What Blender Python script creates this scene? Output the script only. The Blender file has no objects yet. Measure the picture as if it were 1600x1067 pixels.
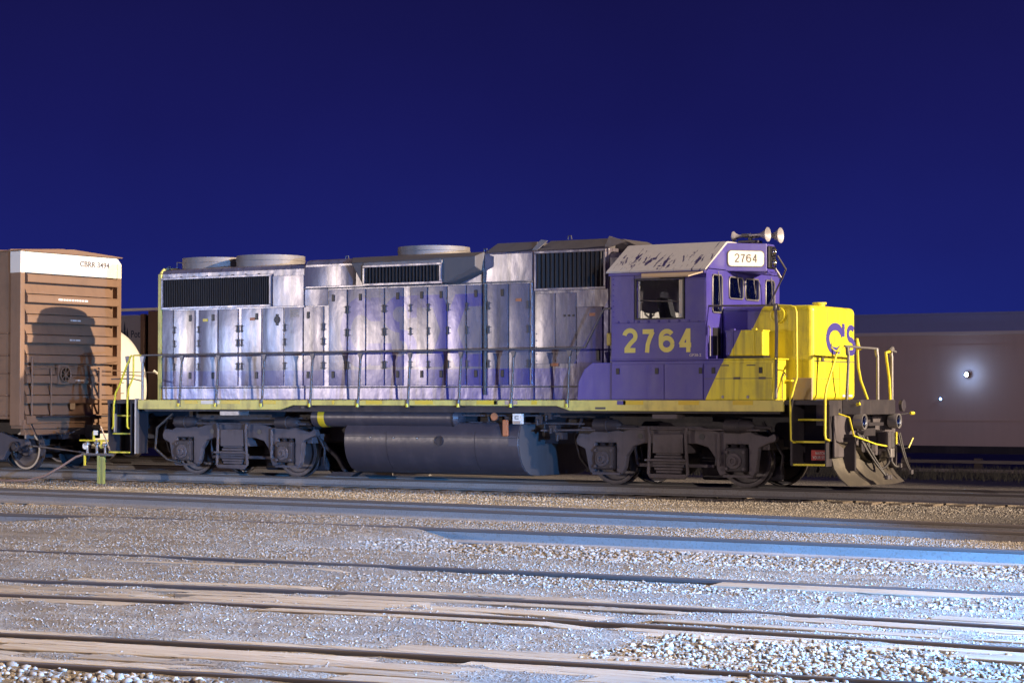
import bpy, math, random
import numpy as np
from mathutils import Vector, noise as mnoise
R = math.radians
random.seed(7); rng = np.random.default_rng(7)
S = bpy.context.scene
COL = S.collection

# ------------------------------------------------------------------ camera
cam = bpy.data.cameras.new('camera'); co = bpy.data.objects.new('camera', cam); COL.objects.link(co)
cam.sensor_width = 36.0; cam.lens = 3306.3 / 1600 * 36.0
cam.clip_start = .1; cam.clip_end = 3000
co.location = (30.15, -35.837, 1.6426); co.rotation_euler = (R(90 + 1.5244), 0, R(32.266))
S.camera = co
S.render.resolution_x = 1024; S.render.resolution_y = 682
S.view_settings.view_transform = 'Standard'; S.view_settings.look = 'None'
S.view_settings.exposure = 0; S.view_settings.gamma = 1

# ------------------------------------------------------------------ night sky (deep blue dusk)
W = bpy.data.worlds.new('World'); S.world = W; W.use_nodes = True
nt = W.node_tree; nt.nodes.clear()
out = nt.nodes.new('ShaderNodeOutputWorld'); bg = nt.nodes.new('ShaderNodeBackground')
tc = nt.nodes.new('ShaderNodeTexCoord'); sep = nt.nodes.new('ShaderNodeSeparateXYZ')
ramp = nt.nodes.new('ShaderNodeValToRGB')
nt.links.new(tc.outputs['Generated'], sep.inputs[0]); nt.links.new(sep.outputs['Z'], ramp.inputs[0])
e = ramp.color_ramp.elements
e[0].position = 0.0; e[0].color = (.0125, .0235, .215, 1)
e[1].position = 1.0; e[1].color = (.005, .004, .05, 1)
for p, c in ((.07, (.0100, .0135, .138, 1)), (.13, (.0086, .0092, .098, 1)), (.20, (.0076, .0072, .068, 1))):
    k = e.new(p); k.color = c
ns = nt.nodes.new('ShaderNodeTexNoise'); ns.inputs['Scale'].default_value = 5; ns.inputs['Detail'].default_value = 5
mp = nt.nodes.new('ShaderNodeMapRange'); mp.inputs[1].default_value = .3; mp.inputs[2].default_value = .7; mp.inputs[3].default_value = .9; mp.inputs[4].default_value = 1.12
nt.links.new(tc.outputs['Generated'], ns.inputs['Vector']); nt.links.new(ns.outputs['Fac'], mp.inputs[0])
vm = nt.nodes.new('ShaderNodeVectorMath'); vm.operation = 'SCALE'; nt.links.new(ramp.outputs[0], vm.inputs[0]); nt.links.new(mp.outputs[0], vm.inputs['Scale'])
nt.links.new(vm.outputs[0], bg.inputs[0]); bg.inputs[1].default_value = 1.0
nt.links.new(bg.outputs[0], out.inputs[0])

# ------------------------------------------------------------------ lights: yard floodlights and a headlight beam
def aim(o, d): o.rotation_euler = Vector(d).to_track_quat('-Z', 'Y').to_euler()
sl = bpy.data.lights.new('violet_fill', 'SUN'); so = bpy.data.objects.new('violet_fill', sl); COL.objects.link(so)
sl.energy = .09; sl.angle = R(60); sl.color = (.62, .50, 1.0)                     # added fill, tints and lifts the shadows violet, very soft
aim(so, (-.35, .75, -.55)); so.location = (20, -40, 30)
def lamp(name, loc, watts, col, rad, target=None, cone=None, blend=.3):
    l = bpy.data.lights.new(name, 'SPOT' if cone else 'POINT'); o = bpy.data.objects.new(name, l); COL.objects.link(o)
    o.location = loc; l.energy = watts; l.color = col; l.shadow_soft_size = rad
    if cone:
        l.spot_size = R(cone); l.spot_blend = blend; aim(o, Vector(target) - Vector(loc))
    return o
lamp('floodlight_main', (150, 10.5, 44.5), 2150000, (1, .80, .57), .9, (2, .2, 3.2), 9.4, .45)
lamp('floodlight_yard', (46, -19, 24), 140000, (1, .77, .53), .5, (11, -17.5, 0), 44, .5)
lamp('floodlight_left', (-31, -48, 4.6), 31000, (1, .85, .74), .4, (6, -2, 2), 40, .5)
lamp('floodlight_right', (66, -44, 9), 40000, (1, .86, .78), .5, (6, -2, 2), 50, .5)
lamp('mercury_lamp', (-18, -22, 3.5), 4600, (.34, .55, 1), .4, (.0, -.9, 2.2), 15, .9)
lamp('headlight_beam', (32.0, -20.5, 1.5), 50000, (.10, .40, 1.0), .10, (0.08, -18.27, .6), 79, .25)

# ------------------------------------------------------------------ mesh helpers
WL = {}
class MB:
    def __init__(s): s.v = []; s.f = []
    def add(s, vs, fs):
        n = len(s.v); s.v += [tuple(p) for p in vs]; s.f += [tuple(i + n for i in f) for f in fs]; return s
    def box(s, x0, x1, y0, y1, z0, z1):
        vs = [(x, y, z) for x in (x0, x1) for y in (y0, y1) for z in (z0, z1)]
        return s.add(vs, [(0, 1, 3, 2), (4, 6, 7, 5), (0, 4, 5, 1), (2, 3, 7, 6), (0, 2, 6, 4), (1, 5, 7, 3)])
    def prism(s, poly, axis, a0, a1, poly2=None):
        poly2 = poly2 or poly; n = len(poly)
        def m(p, a): return {'x': (a, p[0], p[1]), 'y': (p[0], a, p[1]), 'z': (p[0], p[1], a)}[axis]
        vs = [m(p, a0) for p in poly] + [m(p, a1) for p in poly2]
        return s.add(vs, [tuple(range(n)), tuple(range(2 * n - 1, n - 1, -1))] + [(i, i + n, (i + 1) % n + n, (i + 1) % n) for i in range(n)])
    def ring(s, c, d, r, seg):
        d = Vector(d).normalized(); a = d.orthogonal().normalized(); b = d.cross(a)
        return [tuple(Vector(c) + a * (r * math.cos(t)) + b * (r * math.sin(t))) for t in (2 * math.pi * i / seg for i in range(seg))]
    def cyl(s, p0, p1, r, r2=None, seg=16):
        d = Vector(p1) - Vector(p0); r2 = r if r2 is None else r2
        vs = s.ring(p0, d, r, seg) + s.ring(p1, d, r2, seg)
        return s.add(vs, [tuple(range(seg - 1, -1, -1)), tuple(range(seg, 2 * seg))] + [(i, (i + 1) % seg, (i + 1) % seg + seg, i + seg) for i in range(seg)])
    def lathe(s, c, d, prof, seg=32):       # prof: (axial, radius)
        d = Vector(d).normalized(); vs = []; n = len(prof)
        for a, r in prof: vs += s.ring(Vector(c) + d * a, d, max(r, 1e-4), seg)
        fs = [(j * seg + i, j * seg + (i + 1) % seg, (j + 1) * seg + (i + 1) % seg, (j + 1) * seg + i) for j in range(n - 1) for i in range(seg)]
        if prof[0][1] < .25: fs.append(tuple(range(seg - 1, -1, -1)))
        if prof[-1][1] < .25: fs.append(tuple(range((n - 1) * seg, n * seg)))
        return s.add(vs, fs)
    def tube(s, pts, r, seg=8):
        pts = [Vector(p) for p in pts]; vs = []; n = len(pts); up = None
        for i, p in enumerate(pts):
            d = (pts[min(i + 1, n - 1)] - pts[max(i - 1, 0)]).normalized()
            if up is None: up = d.orthogonal().normalized()
            up = (up - d * up.dot(d)).normalized(); b = d.cross(up)
            vs += [tuple(p + up * (r * math.cos(t)) + b * (r * math.sin(t))) for t in (2 * math.pi * k / seg for k in range(seg))]
        fs = [(j * seg + i, j * seg + (i + 1) % seg, (j + 1) * seg + (i + 1) % seg, (j + 1) * seg + i) for j in range(n - 1) for i in range(seg)]
        fs += [tuple(range(seg - 1, -1, -1)), tuple(range((n - 1) * seg, n * seg))]
        return s.add(vs, fs)
    def build(s, name, mat, parent=None, bevel=0, smooth=None, seg=2, kind=None):
        v = np.array(s.v, float); lo = v.min(0); hi = v.max(0)
        loc = np.array([(lo[0] + hi[0]) / 2, (lo[1] + hi[1]) / 2, lo[2]]); v = v - loc
        me = bpy.data.meshes.new(name); me.from_pydata(v.tolist(), [], s.f)
        import bmesh as _b
        bm = _b.new(); bm.from_mesh(me); _b.ops.recalc_face_normals(bm, faces=bm.faces); bm.to_mesh(me); bm.free()
        me.materials.append(mat)
        if smooth:
            me.polygons.foreach_set('use_smooth', [True] * len(me.polygons)); me.set_sharp_from_angle(angle=R(smooth))
        o = bpy.data.objects.new(name, me); COL.objects.link(o)
        place(o, loc, parent)
        if bevel:
            m = o.modifiers.new('bevel', 'BEVEL'); m.width = bevel; m.segments = seg; m.limit_method = 'ANGLE'; m.angle_limit = R(40)
            m.harden_normals = False
        if kind: o['kind'] = kind
        return o
def place(o, loc, parent=None):
    WL[o.name] = np.array(loc, float)
    if parent is not None:
        o.parent = parent; o.location = (WL[o.name] - WL[parent.name]).tolist()
    else: o.location = tuple(loc)
def tag(o, label, cat, group=None):
    o['label'] = label; o['category'] = cat
    if group: o['group'] = group
    return o
def thing(name, loc, label, cat, group=None):
    o = bpy.data.objects.new(name, None); COL.objects.link(o); o.empty_display_size = .3
    place(o, loc); return tag(o, label, cat, group)
def dup(o, parent, off=(0, 0, 0), root=True):
    c = o.copy(); COL.objects.link(c)
    place(c, WL[o.name] + np.array(off), parent)
    for ch in list(o.children): dup(ch, c, off, False)
    return c
def text_mesh(body, bold=0.0):
    cu = bpy.data.curves.new('t', 'FONT'); cu.body = body; cu.size = 1; cu.offset = bold; cu.extrude = 0; cu.resolution_u = 3; cu.fill_mode = 'FRONT'
    ob = bpy.data.objects.new('t', cu); COL.objects.link(ob)
    dg = bpy.context.evaluated_depsgraph_get(); dg.update()
    me = bpy.data.meshes.new_from_object(ob.evaluated_get(dg))
    v = [tuple(p.co) for p in me.vertices]; f = [tuple(p.vertices) for p in me.polygons]
    bpy.data.objects.remove(ob); bpy.data.curves.remove(cu); bpy.data.meshes.remove(me)
    return np.array(v), f
def lettering(body, o, eu, ev, w, h, mat, parent, name='lettering', bold=0.0, lift=.004):
    v, f = text_mesh(body, bold); lo = v.min(0); hi = v.max(0)
    eu = np.array(eu, float); ev = np.array(ev, float); n = np.cross(eu, ev)
    u = (v[:, 0] - lo[0]) / (hi[0] - lo[0]) * w; q = (v[:, 1] - lo[1]) / (hi[1] - lo[1]) * h
    P = np.array(o)[None] + u[:, None] * eu + q[:, None] * ev + n * lift
    m = MB(); m.add(P.tolist(), f)
    return m.build(name, mat, parent)
def stroke(m, pts, wid, o, eu, ev, lift):
    o = np.array(o, float); eu = np.array(eu, float); ev = np.array(ev, float); n = np.cross(eu, ev); p = np.array(pts, float)
    L = []; Rr = []
    for i in range(len(p)):
        d = p[min(i + 1, len(p) - 1)] - p[max(i - 1, 0)]; d /= np.linalg.norm(d); q = np.array([-d[1], d[0]])
        L.append(p[i] + q * wid / 2); Rr.append(p[i] - q * wid / 2)
    vs = [tuple(o + a[0] * eu + a[1] * ev + n * lift) for a in L + Rr]; k = len(p)
    return m.add(vs, [(i, i + 1, i + 1 + k, i + k) for i in range(k - 1)])

def _arc(cx, cy, rx, ry, a0, a1, n=16): return [(cx + rx * math.cos(R(a0 + (a1 - a0) * i / n)), cy + ry * math.sin(R(a0 + (a1 - a0) * i / n))) for i in range(n + 1)]
DIG = {'2': [_arc(.5, .735, .48, .265, 172, -38, 18) + [(.56, .40), (.30, .22), (.16, .10)], [(.02, .065), (.98, .065)]],
       '7': [[(.02, .935), (.98, .935)], [(.90, .93), (.62, .60), (.46, .32), (.40, 0)]],
       '6': [_arc(.5, .345, .49, .28, 0, 360, 30), _arc(.52, .63, .51, .305, 35, 180, 16) + [(.008, .45), (.01, .31)]],
       '4': [[(.76, 0), (.76, 1)], [(.02, .285), (1.0, .285)], [(.72, .96), (.40, .60), (.10, .29)]]}
def digits(body, o, eu, ev_, w, h, bold, mat, parent, lift=.004):
    n = len(body); cw = w / (n + (n - 1) * .16)
    for i, ch in enumerate(body):
        m = MB()
        for k, path in enumerate(DIG[ch]):
            b_ = bold / 2; u = [(b_ + p[0] * (cw - bold) + i * cw * 1.16, (p[1] * h) if p[1] in (0, 1) else b_ + (p[1] - .065) / .87 * (h - bold)) for p in path]
            stroke(m, u, bold, o, eu, ev_, lift + .0006 * k)
        m.build('numeral', mat, parent)

# ------------------------------------------------------------------ materials
class NB:
    def __init__(s, name):
        s.m = bpy.data.materials.new(name); s.m.use_nodes = True; s.t = s.m.node_tree; s.t.nodes.clear()
        s.o = s.t.nodes.new('ShaderNodeOutputMaterial'); s.b = s.t.nodes.new('ShaderNodeBsdfPrincipled')
        s.t.links.new(s.b.outputs[0], s.o.inputs[0]); s._p = None; s._x = None
    def n(s, t, **k):
        x = s.t.nodes.new(t)
        for a, b in k.items(): setattr(x, a, b)
        return x
    def lk(s, v, inp):
        if isinstance(v, (int, float)): inp.default_value = v
        elif isinstance(v, tuple): inp.default_value = v if len(v) == len(inp.default_value) else v + (1,)
        else: s.t.links.new(v, inp)
    def set(s, name, v): s.lk(v, s.b.inputs[name]); return s
    def math(s, op, a, b=0.0, clamp=False):
        x = s.n('ShaderNodeMath', operation=op, use_clamp=clamp); s.lk(a, x.inputs[0]); s.lk(b, x.inputs[1]); return x.outputs[0]
    def pos(s):
        if s._p is None: s._p = s.n('ShaderNodeNewGeometry')
        return s._p.outputs['Position']
    def xyz(s):
        if s._x is None:
            q = s.n('ShaderNodeSeparateXYZ'); s.lk(s.pos(), q.inputs[0]); s._x = q.outputs
        return s._x
    def rnd(s): return s.n('ShaderNodeObjectInfo').outputs['Random']
    def island(s): s.pos(); return s._p.outputs['Random Per Island']
    def vec(s, scale=(1, 1, 1), off=None):
        m = s.n('ShaderNodeMapping'); s.lk(s.pos(), m.inputs[0]); m.inputs['Scale'].default_value = scale
        if off is not None:
            a = s.n('ShaderNodeVectorMath', operation='ADD'); s.lk(m.outputs[0], a.inputs[0])
            c = s.n('ShaderNodeCombineXYZ'); k = s.math('MULTIPLY', off, 57.0)
            for i in range(3): s.lk(k, c.inputs[i])
            s.lk(c.outputs[0], a.inputs[1]); return a.outputs[0]
        return m.outputs[0]
    def noise(s, scale, vec=None, detail=4, rough=.55, dist=0):
        x = s.n('ShaderNodeTexNoise'); s.lk(vec if vec is not None else s.pos(), x.inputs['Vector'])
        x.inputs['Scale'].default_value = scale; x.inputs['Detail'].default_value = detail; x.inputs['Roughness'].default_value = rough; x.inputs['Distortion'].default_value = dist
        return x.outputs['Fac']
    def voro(s, scale, vec=None, feature='F1'):
        x = s.n('ShaderNodeTexVoronoi', feature=feature); s.lk(vec if vec is not None else s.pos(), x.inputs['Vector']); x.inputs['Scale'].default_value = scale
        return x.outputs['Distance']
    def ss(s, v, a, b):        # smoothstep
        x = s.n('ShaderNodeMapRange', interpolation_type='SMOOTHSTEP'); s.lk(v, x.inputs[0]); s.lk(a, x.inputs[1]); s.lk(b, x.inputs[2]); return x.outputs[0]
    def mix(s, f, a, b):
        x = s.n('ShaderNodeMix', data_type='RGBA'); s.lk(f, x.inputs[0]); s.lk(a, x.inputs[6]); s.lk(b, x.inputs[7]); return x.outputs[2]
    def bump(s, h, strength, dist, nrm=None):
        x = s.n('ShaderNodeBump'); s.lk(h, x.inputs['Height']); x.inputs['Strength'].default_value = strength; x.inputs['Distance'].default_value = dist
        if nrm is not None: s.lk(nrm, x.inputs['Normal'])
        return x.outputs[0]
    def done(s, col=None, rough=None, metal=None, nrm=None):
        if col is not None: s.set('Base Color', col)
        if rough is not None: s.set('Roughness', rough)
        if metal is not None: s.set('Metallic', metal)
        if nrm is not None: s.set('Normal', nrm)
        return s.m
def worn(name, col, rough=.5, metal=0.0, dirt=(.05, .045, .04), amt=.35, scale=2.5, bump=.15):
    b = NB(name); n1 = b.noise(scale, detail=6); n2 = b.noise(scale * 9, detail=3)
    streak = b.noise(6, b.vec((1, 1, .12)), detail=4)
    f = b.math('MULTIPLY', b.ss(b.math('ADD', b.math('MULTIPLY', n1, .6), b.math('MULTIPLY', streak, .4)), .45, .72), amt)
    c = b.mix(f, col, dirt)
    b.mixc = c
    r = b.math('ADD', b.math('MULTIPLY', n2, .25), rough - .12, True)
    return b.done(c, r, metal, b.bump(n2, bump, .01))

M = {}
PURPLE = (.068, .053, .315); YEL = (.80, .68, .035); SILV = (.195, .168, .215)
def dented(b, s=1.0, door=False):
    r = b.rnd()
    big = b.noise(1.5, b.vec((1, 1, .38), r), detail=2, rough=.45)
    mid = b.noise(5.5, b.vec((1, 1, .7), r), detail=2, rough=.5)
    h = b.math('ADD', big, b.math('MULTIPLY', mid, .16))
    n = b.bump(h, (.34 if door else .45) * s, .06)
    if door:            # sheet-metal doors: each slightly bowed and sitting at its own small angle
        t = b.n('ShaderNodeTexCoord'); q = b.n('ShaderNodeSeparateXYZ'); b.lk(t.outputs['Object'], q.inputs[0]); x, z = q.outputs[0], q.outputs[2]
        r2 = b.math('FRACT', b.math('MULTIPLY', r, 37.3)); r3 = b.math('FRACT', b.math('MULTIPLY', r, 91.7))
        k = b.math('ADD', .03, b.math('MULTIPLY', r2, .13))
        hh = b.math('MULTIPLY', b.math('MULTIPLY', x, x), b.math('MULTIPLY', k, -1.0))
        hh = b.math('ADD', hh, b.math('MULTIPLY', x, b.math('MULTIPLY', b.math('SUBTRACT', r, .5), .12)))
        hh = b.math('ADD', hh, b.math('MULTIPLY', z, b.math('MULTIPLY', b.math('SUBTRACT', r3, .5), .05)))
        zz = b.math('SUBTRACT', z, .9); hh = b.math('SUBTRACT', hh, b.math('MULTIPLY', b.math('MULTIPLY', zz, zz), .025))
        n = b.bump(hh, 1.0, 1.0, n)
    fine = b.noise(70, b.vec((1, 1, .15)), detail=3)
    return b.bump(fine, .06, .004, n)
def rect(b, x0, x1, z0, z1):
    X, _, Z = b.xyz()
    f = b.math('MULTIPLY', b.math('GREATER_THAN', X, x0), b.math('LESS_THAN', X, x1))
    return b.math('MULTIPLY', f, b.math('MULTIPLY', b.math('GREATER_THAN', Z, z0), b.math('LESS_THAN', Z, z1)))
def hood_paint(door=False):
    b = NB('faded_door_paint' if door else 'faded_hood_paint'); X, Y, Z = b.xyz()
    mx = lambda *a: a[0] if len(a) == 1 else b.math('MAXIMUM', a[0], mx(*a[1:]))
    AND = lambda p, q: b.math('MULTIPLY', p, q); NOT = lambda p: b.math('SUBTRACT', 1.0, p)
    ab = lambda v, c: b.math('ABSOLUTE', b.math('SUBTRACT', v, c))
    # the old letters showing through the faded paint
    dx = ab(X, 6.62); dz = ab(Z, 2.98)
    xm = b.math('LESS_THAN', dx, b.math('ADD', b.math('MULTIPLY', dz, .42), .20))
    notch = b.math('LESS_THAN', dx, b.math('MULTIPLY', b.math('SUBTRACT', dz, .40), .5))
    ser = AND(b.math('GREATER_THAN', dz, .47), b.math('LESS_THAN', dx, .80))
    ser = AND(ser, b.math('GREATER_THAN', dx, b.math('MULTIPLY', b.math('SUBTRACT', dz, .40), .5)))
    XL = AND(mx(AND(xm, NOT(notch)), ser), b.math('LESS_THAN', dz, .72))
    def ringm(cx, cz, ax, az, inner):
        u = b.math('DIVIDE', b.math('SUBTRACT', X, cx), ax); v = b.math('DIVIDE', b.math('SUBTRACT', Z, cz), az)
        d = b.math('SQRT', b.math('ADD', b.math('MULTIPLY', u, u), b.math('MULTIPLY', v, v)))
        return AND(b.math('LESS_THAN', d, 1.0), b.math('GREATER_THAN', d, inner))
    up = AND(ringm(5.42, 3.33, .40, .37, .42), NOT(rect(b, 5.42, 6, 2.9, 3.33)))
    dn = AND(ringm(5.42, 2.64, .44, .38, .42), NOT(rect(b, 4.8, 5.42, 2.64, 3.0)))
    SL = mx(up, dn, rect(b, 5.60, 5.84, 3.25, 3.70), rect(b, 5.0, 5.22, 2.26, 2.75))
    CL = mx(AND(ringm(4.45, 2.98, .52, .72, .5), NOT(rect(b, 4.5, 5.1, 2.75, 3.22))), rect(b, 4.70, 4.95, 3.2, 3.68), rect(b, 4.70, 4.95, 2.3, 2.72))
    low = b.math('LESS_THAN', Z, 2.215)
    diag = AND(b.math('GREATER_THAN', X, b.math('ADD', 9.63, b.math('MULTIPLY', b.math('SUBTRACT', Z, 2.5), .62))), b.math('GREATER_THAN', X, 9.4))
    side = b.math('LESS_THAN', Y, -.5)
    msk = AND(mx(XL, SL, CL, low, diag), side)
    n = b.noise(1.3, detail=5); n2 = b.noise(7, b.vec((1, 1, .25)), detail=5)
    fade = b.math('MULTIPLY', b.ss(b.math('ADD', b.math('MULTIPLY', n, .6), b.math('MULTIPLY', n2, .4)), .33, .62), .55)
    fade = b.math('ADD', b.math('MULTIPLY', fade, .75), .46)
    fade = b.math('MULTIPLY', fade, b.math('ADD', .72, b.math('MULTIPLY', b.ss(X, 2.5, 8.5), .5)))
    base = b.mix(b.ss(n2, .4, .7), SILV, (.155, .138, .175))
    c = b.mix(b.math('MULTIPLY', msk, fade), base, (.06, .05, .25))
    runs = b.noise(9, b.vec((1, 1, .05)), detail=3)
    c = b.mix(b.math('MULTIPLY', b.ss(runs, .52, .72), .6), c, (.075, .062, .058))
    soot = b.noise(1.1, b.vec((1, 1, .6)), detail=6, rough=.65); c = b.mix(b.math('MULTIPLY', b.ss(soot, .50, .68), .45), c, (.07, .06, .062))
    spots = b.noise(38, detail=4); c = b.mix(b.math('MULTIPLY', b.ss(spots, .64, .72), .6), c, (.14, .10, .075))
    b.set('Specular IOR Level', .72)
    rr = b.math('ADD', .20, b.math('MULTIPLY', n2, .15))
    return b.done(c, rr, .12, dented(b, 1.0, door))
M['hood'] = hood_paint(); M['door'] = hood_paint(True)
def livery():
    b = NB('cab_livery_paint'); X, Y, Z = b.xyz()
    f = b.math('GREATER_THAN', X, b.math('ADD', 12.64, b.math('MULTIPLY', b.math('SUBTRACT', Z, 1.6), .52)))
    n = b.noise(2, detail=5); st = b.noise(8, b.vec((1, 1, .07)), detail=4)
    p = b.mix(b.math('MULTIPLY', b.ss(n, .4, .7), .35), PURPLE, (.12, .11, .30))
    y = b.mix(b.math('MULTIPLY', b.ss(st, .46, .72), .6), YEL, (.30, .245, .05))
    y = b.mix(b.math('MULTIPLY', b.ss(n, .52, .7), .3), y, (.22, .18, .07))
    c = b.mix(f, p, y)
    sp = b.noise(45, detail=3); c = b.mix(b.math('MULTIPLY', b.ss(sp, .68, .76), .4), c, (.2, .17, .14))
    return b.done(c, b.math('ADD', .26, b.math('MULTIPLY', st, .2)), 0.0, dented(b, .35))
M['livery'] = livery()
M['sill'] = worn('sill_yellow', (.72, .62, .16), .5, 0, (.20, .16, .08), .7, 3)
M['yellow'] = worn('rail_yellow', (.80, .68, .04), .45, 0, (.35, .27, .05), .3)
M['patch'] = worn('reflector_yellow', (.72, .52, .02), .4, 0, (.4, .3, .05), .3)
M['black'] = worn('grimy_black', (.030, .028, .033), .55, 0, (.10, .085, .075), .6)
M['under'] = worn('underframe_grime', (.034, .029, .036), .6, .1, (.085, .070, .070), .7)
M['truckm'] = worn('truck_frame_dust', (.105, .09, .10), .75, 0, (.045, .037, .042), .85)
M['dusty_lit'] = worn('dusty_lit_tank_end', (.115, .105, .11), .8, 0, (.07, .06, .062), .6)  # dust, made paler to put the blue beam's brightness into the colour
M['plow'] = worn('plow_scuffed', (.075, .064, .052), .55, .1, (.17, .14, .105), .7, 4)
M['tank'] = worn('fuel_tank_black', (.060, .053, .066), .36, .1, (.13, .11, .12), .5, 1.6)
M['wheel'] = worn('wheel_steel', (.09, .078, .084), .5, .3, (.045, .037, .04), .6)
M['tread'] = NB('wheel_tread').done((.5, .48, .46), .28, 1.0)
M['steel'] = worn('bare_rail_steel', (.30, .28, .28), .42, .5, (.12, .1, .09), .4)
M['post'] = worn('handrail_dark', (.12, .11, .12), .42, .3, (.2, .18, .16), .5)
M['roofg'] = worn('roof_grey', (.105, .094, .096), .6, 0, (.06, .052, .052), .5, 1.4)
M['fan'] = worn('fan_housing_grey', (.24, .215, .21), .6, .15, (.1, .085, .08), .5, 2)
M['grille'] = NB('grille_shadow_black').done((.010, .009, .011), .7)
M['slat'] = worn('grille_slat', (.022, .019, .022), .6, 0, (.04, .034, .034), .5)
M['hinge'] = worn('hinge_dark', (.12, .105, .10), .6, .2)
M['latch'] = NB('latch_black').done((.015, .014, .018), .45)
M['purple_print'] = NB('purple_letter').done((.075, .06, .30), .4)
M['yellow_print'] = worn('yellow_numeral', (.74, .66, .16), .5, 0, (.5, .44, .14), .4)
M['cream'] = worn('cream_white', (.80, .755, .66), .5, 0, (.5, .44, .36), .3)
M['whiteb'] = worn('number_board_white', (.86, .83, .76), .45, 0, (.6, .56, .5), .25)
M['ink'] = NB('stencil_ink').done((.10, .085, .085), .6)
M['white_print'] = NB('white_stencil').done((.7, .65, .6), .6)
M['red'] = worn('sign_red', (.42, .04, .035), .5)
M['orange'] = worn('faded_orange', (.50, .17, .07), .5)
M['brown'] = worn('boxcar_brown', (.225, .132, .082), .6, 0, (.13, .08, .055), .55, 1.1)
M['tan'] = worn('faded_tan', (.42, .33, .24), .6, 0, (.45, .24, .06), .5, 3)
M['inner'] = worn('cab_interior', (.52, .47, .46), .7)
M['seat'] = NB('seat_vinyl').done((.035, .032, .04), .55)
M['lumber'] = worn('lumber_wrap', (.36, .36, .42), .45, 0, (.2, .2, .24), .4, 1.5, .5)
M['green'] = NB('emblem_blue').done((.02, .04, .10), .6)
M['hose'] = NB('rubber_hose').done((.05, .045, .045), .5)
M['hosered'] = worn('faded_air_hose', (.28, .19, .16), .6)
M['lime'] = worn('post_lime', (.33, .36, .10), .5)
M['horn'] = worn('horn_aluminium', (.50, .47, .50), .35, .3)
M['chrome'] = NB('polished_metal').done((.62, .62, .66), .16, 1.0)
def roofpaint():
    b = NB('peeling_roof_paint'); n = b.noise(3.4, b.vec((2.3, .5, .55)), detail=9, rough=.68, dist=.9)
    Z = b.xyz()[2]; k = b.math('SUBTRACT', n, b.math('MULTIPLY', b.math('ABSOLUTE', b.math('SUBTRACT', Z, 4.17)), .38))
    f = b.ss(k, .52, .54)
    c = b.mix(f, b.mix(b.noise(14), (.46, .44, .45), (.58, .56, .56)), (.045, .035, .12))
    return b.done(c, .5, 0, b.bump(b.math('SUBTRACT', 1.0, f), .3, .003))
M['cabroof'] = roofpaint()
def glass():
    b = NB('window_glass'); b.t.nodes.remove(b.b)
    g = b.n('ShaderNodeBsdfGlossy'); g.inputs['Roughness'].default_value = .03; g.inputs['Color'].default_value = (.8, .85, .95, 1)
    t = b.n('ShaderNodeBsdfTransparent'); t.inputs[0].default_value = (.80, .85, .90, 1)
    fr = b.n('ShaderNodeFresnel'); fr.inputs[0].default_value = 1.55
    f = b.math('ADD', fr.outputs[0], .05, True)
    m = b.n('ShaderNodeMixShader'); b.lk(f, m.inputs[0]); b.lk(t.outputs[0], m.inputs[1]); b.lk(g.outputs[0], m.inputs[2])
    b.t.links.new(m.outputs[0], b.o.inputs[0]); return b.m
M['glass'] = glass()
def emit(name, col, st):
    b = NB(name); b.set('Base Color', col); b.set('Emission Color', col); b.set('Emission Strength', st); return b.m
M['lamp_on'] = emit('lit_lamp_blue_white', (.55, .75, 1.0), 120)
M['lamp_dot'] = emit('lit_signal_blue', (.2, .45, 1.0), 14)
def railmat():
    b = NB('weathered_rail'); n = b.noise(5, b.vec((.3, 1, 1)), detail=6); n2 = b.noise(40, detail=4)
    top = b.n('ShaderNodeSeparateXYZ'); b.pos(); b.lk(b._p.outputs['Normal'], top.inputs[0])
    t = b.math('MULTIPLY', b.math('GREATER_THAN', top.outputs[2], .8), b.math('GREATER_THAN', b.xyz()[2], -.03))
    c = b.mix(n, (.17, .155, .15), (.30, .285, .28)); c = b.mix(b.math('MULTIPLY', b.ss(n2, .50, .66), .55), c, (.16, .11, .08))
    hd = b.math('GREATER_THAN', b.xyz()[2], -.040); c = b.mix(hd, c, (.085, .072, .070)); c = b.mix(t, c, (.34, .32, .31))
    b.done(c, b.math('SUBTRACT', .48, b.math('MULTIPLY', t, .18)), b.math('MULTIPLY', t, .85), b.bump(n2, .2, .004)); return b.m
M['rail'] = railmat()
def woodmat(name, c1, c2):
    b = NB(name); r = b.rnd()
    g = b.noise(9, b.vec((.10, 1.6, 1), r), detail=8, rough=.65, dist=.4); g2 = b.noise(34, b.vec((.05, 1.5, 1), r), detail=5)
    crack = b.ss(g2, .60, .68)
    c = b.mix(b.ss(g, .3, .7), c1, c2); c = b.mix(b.math('MULTIPLY', crack, .75), c, (.05, .036, .025))
    k = b.math('ADD', .75, b.math('MULTIPLY', r, .4)); m = b.n('ShaderNodeVectorMath', operation='SCALE'); b.lk(c, m.inputs[0]); b.lk(k, m.inputs['Scale'])
    h = b.math('SUBTRACT', g, b.math('MULTIPLY', crack, .8))
    return b.done(m.outputs[0], .85, 0, b.bump(h, .9, .012))
M['plank'] = woodmat('weathered_plank', (.25, .20, .15), (.35, .30, .235))
M['tie'] = woodmat('old_tie', (.10, .075, .055), (.19, .15, .115))
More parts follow.
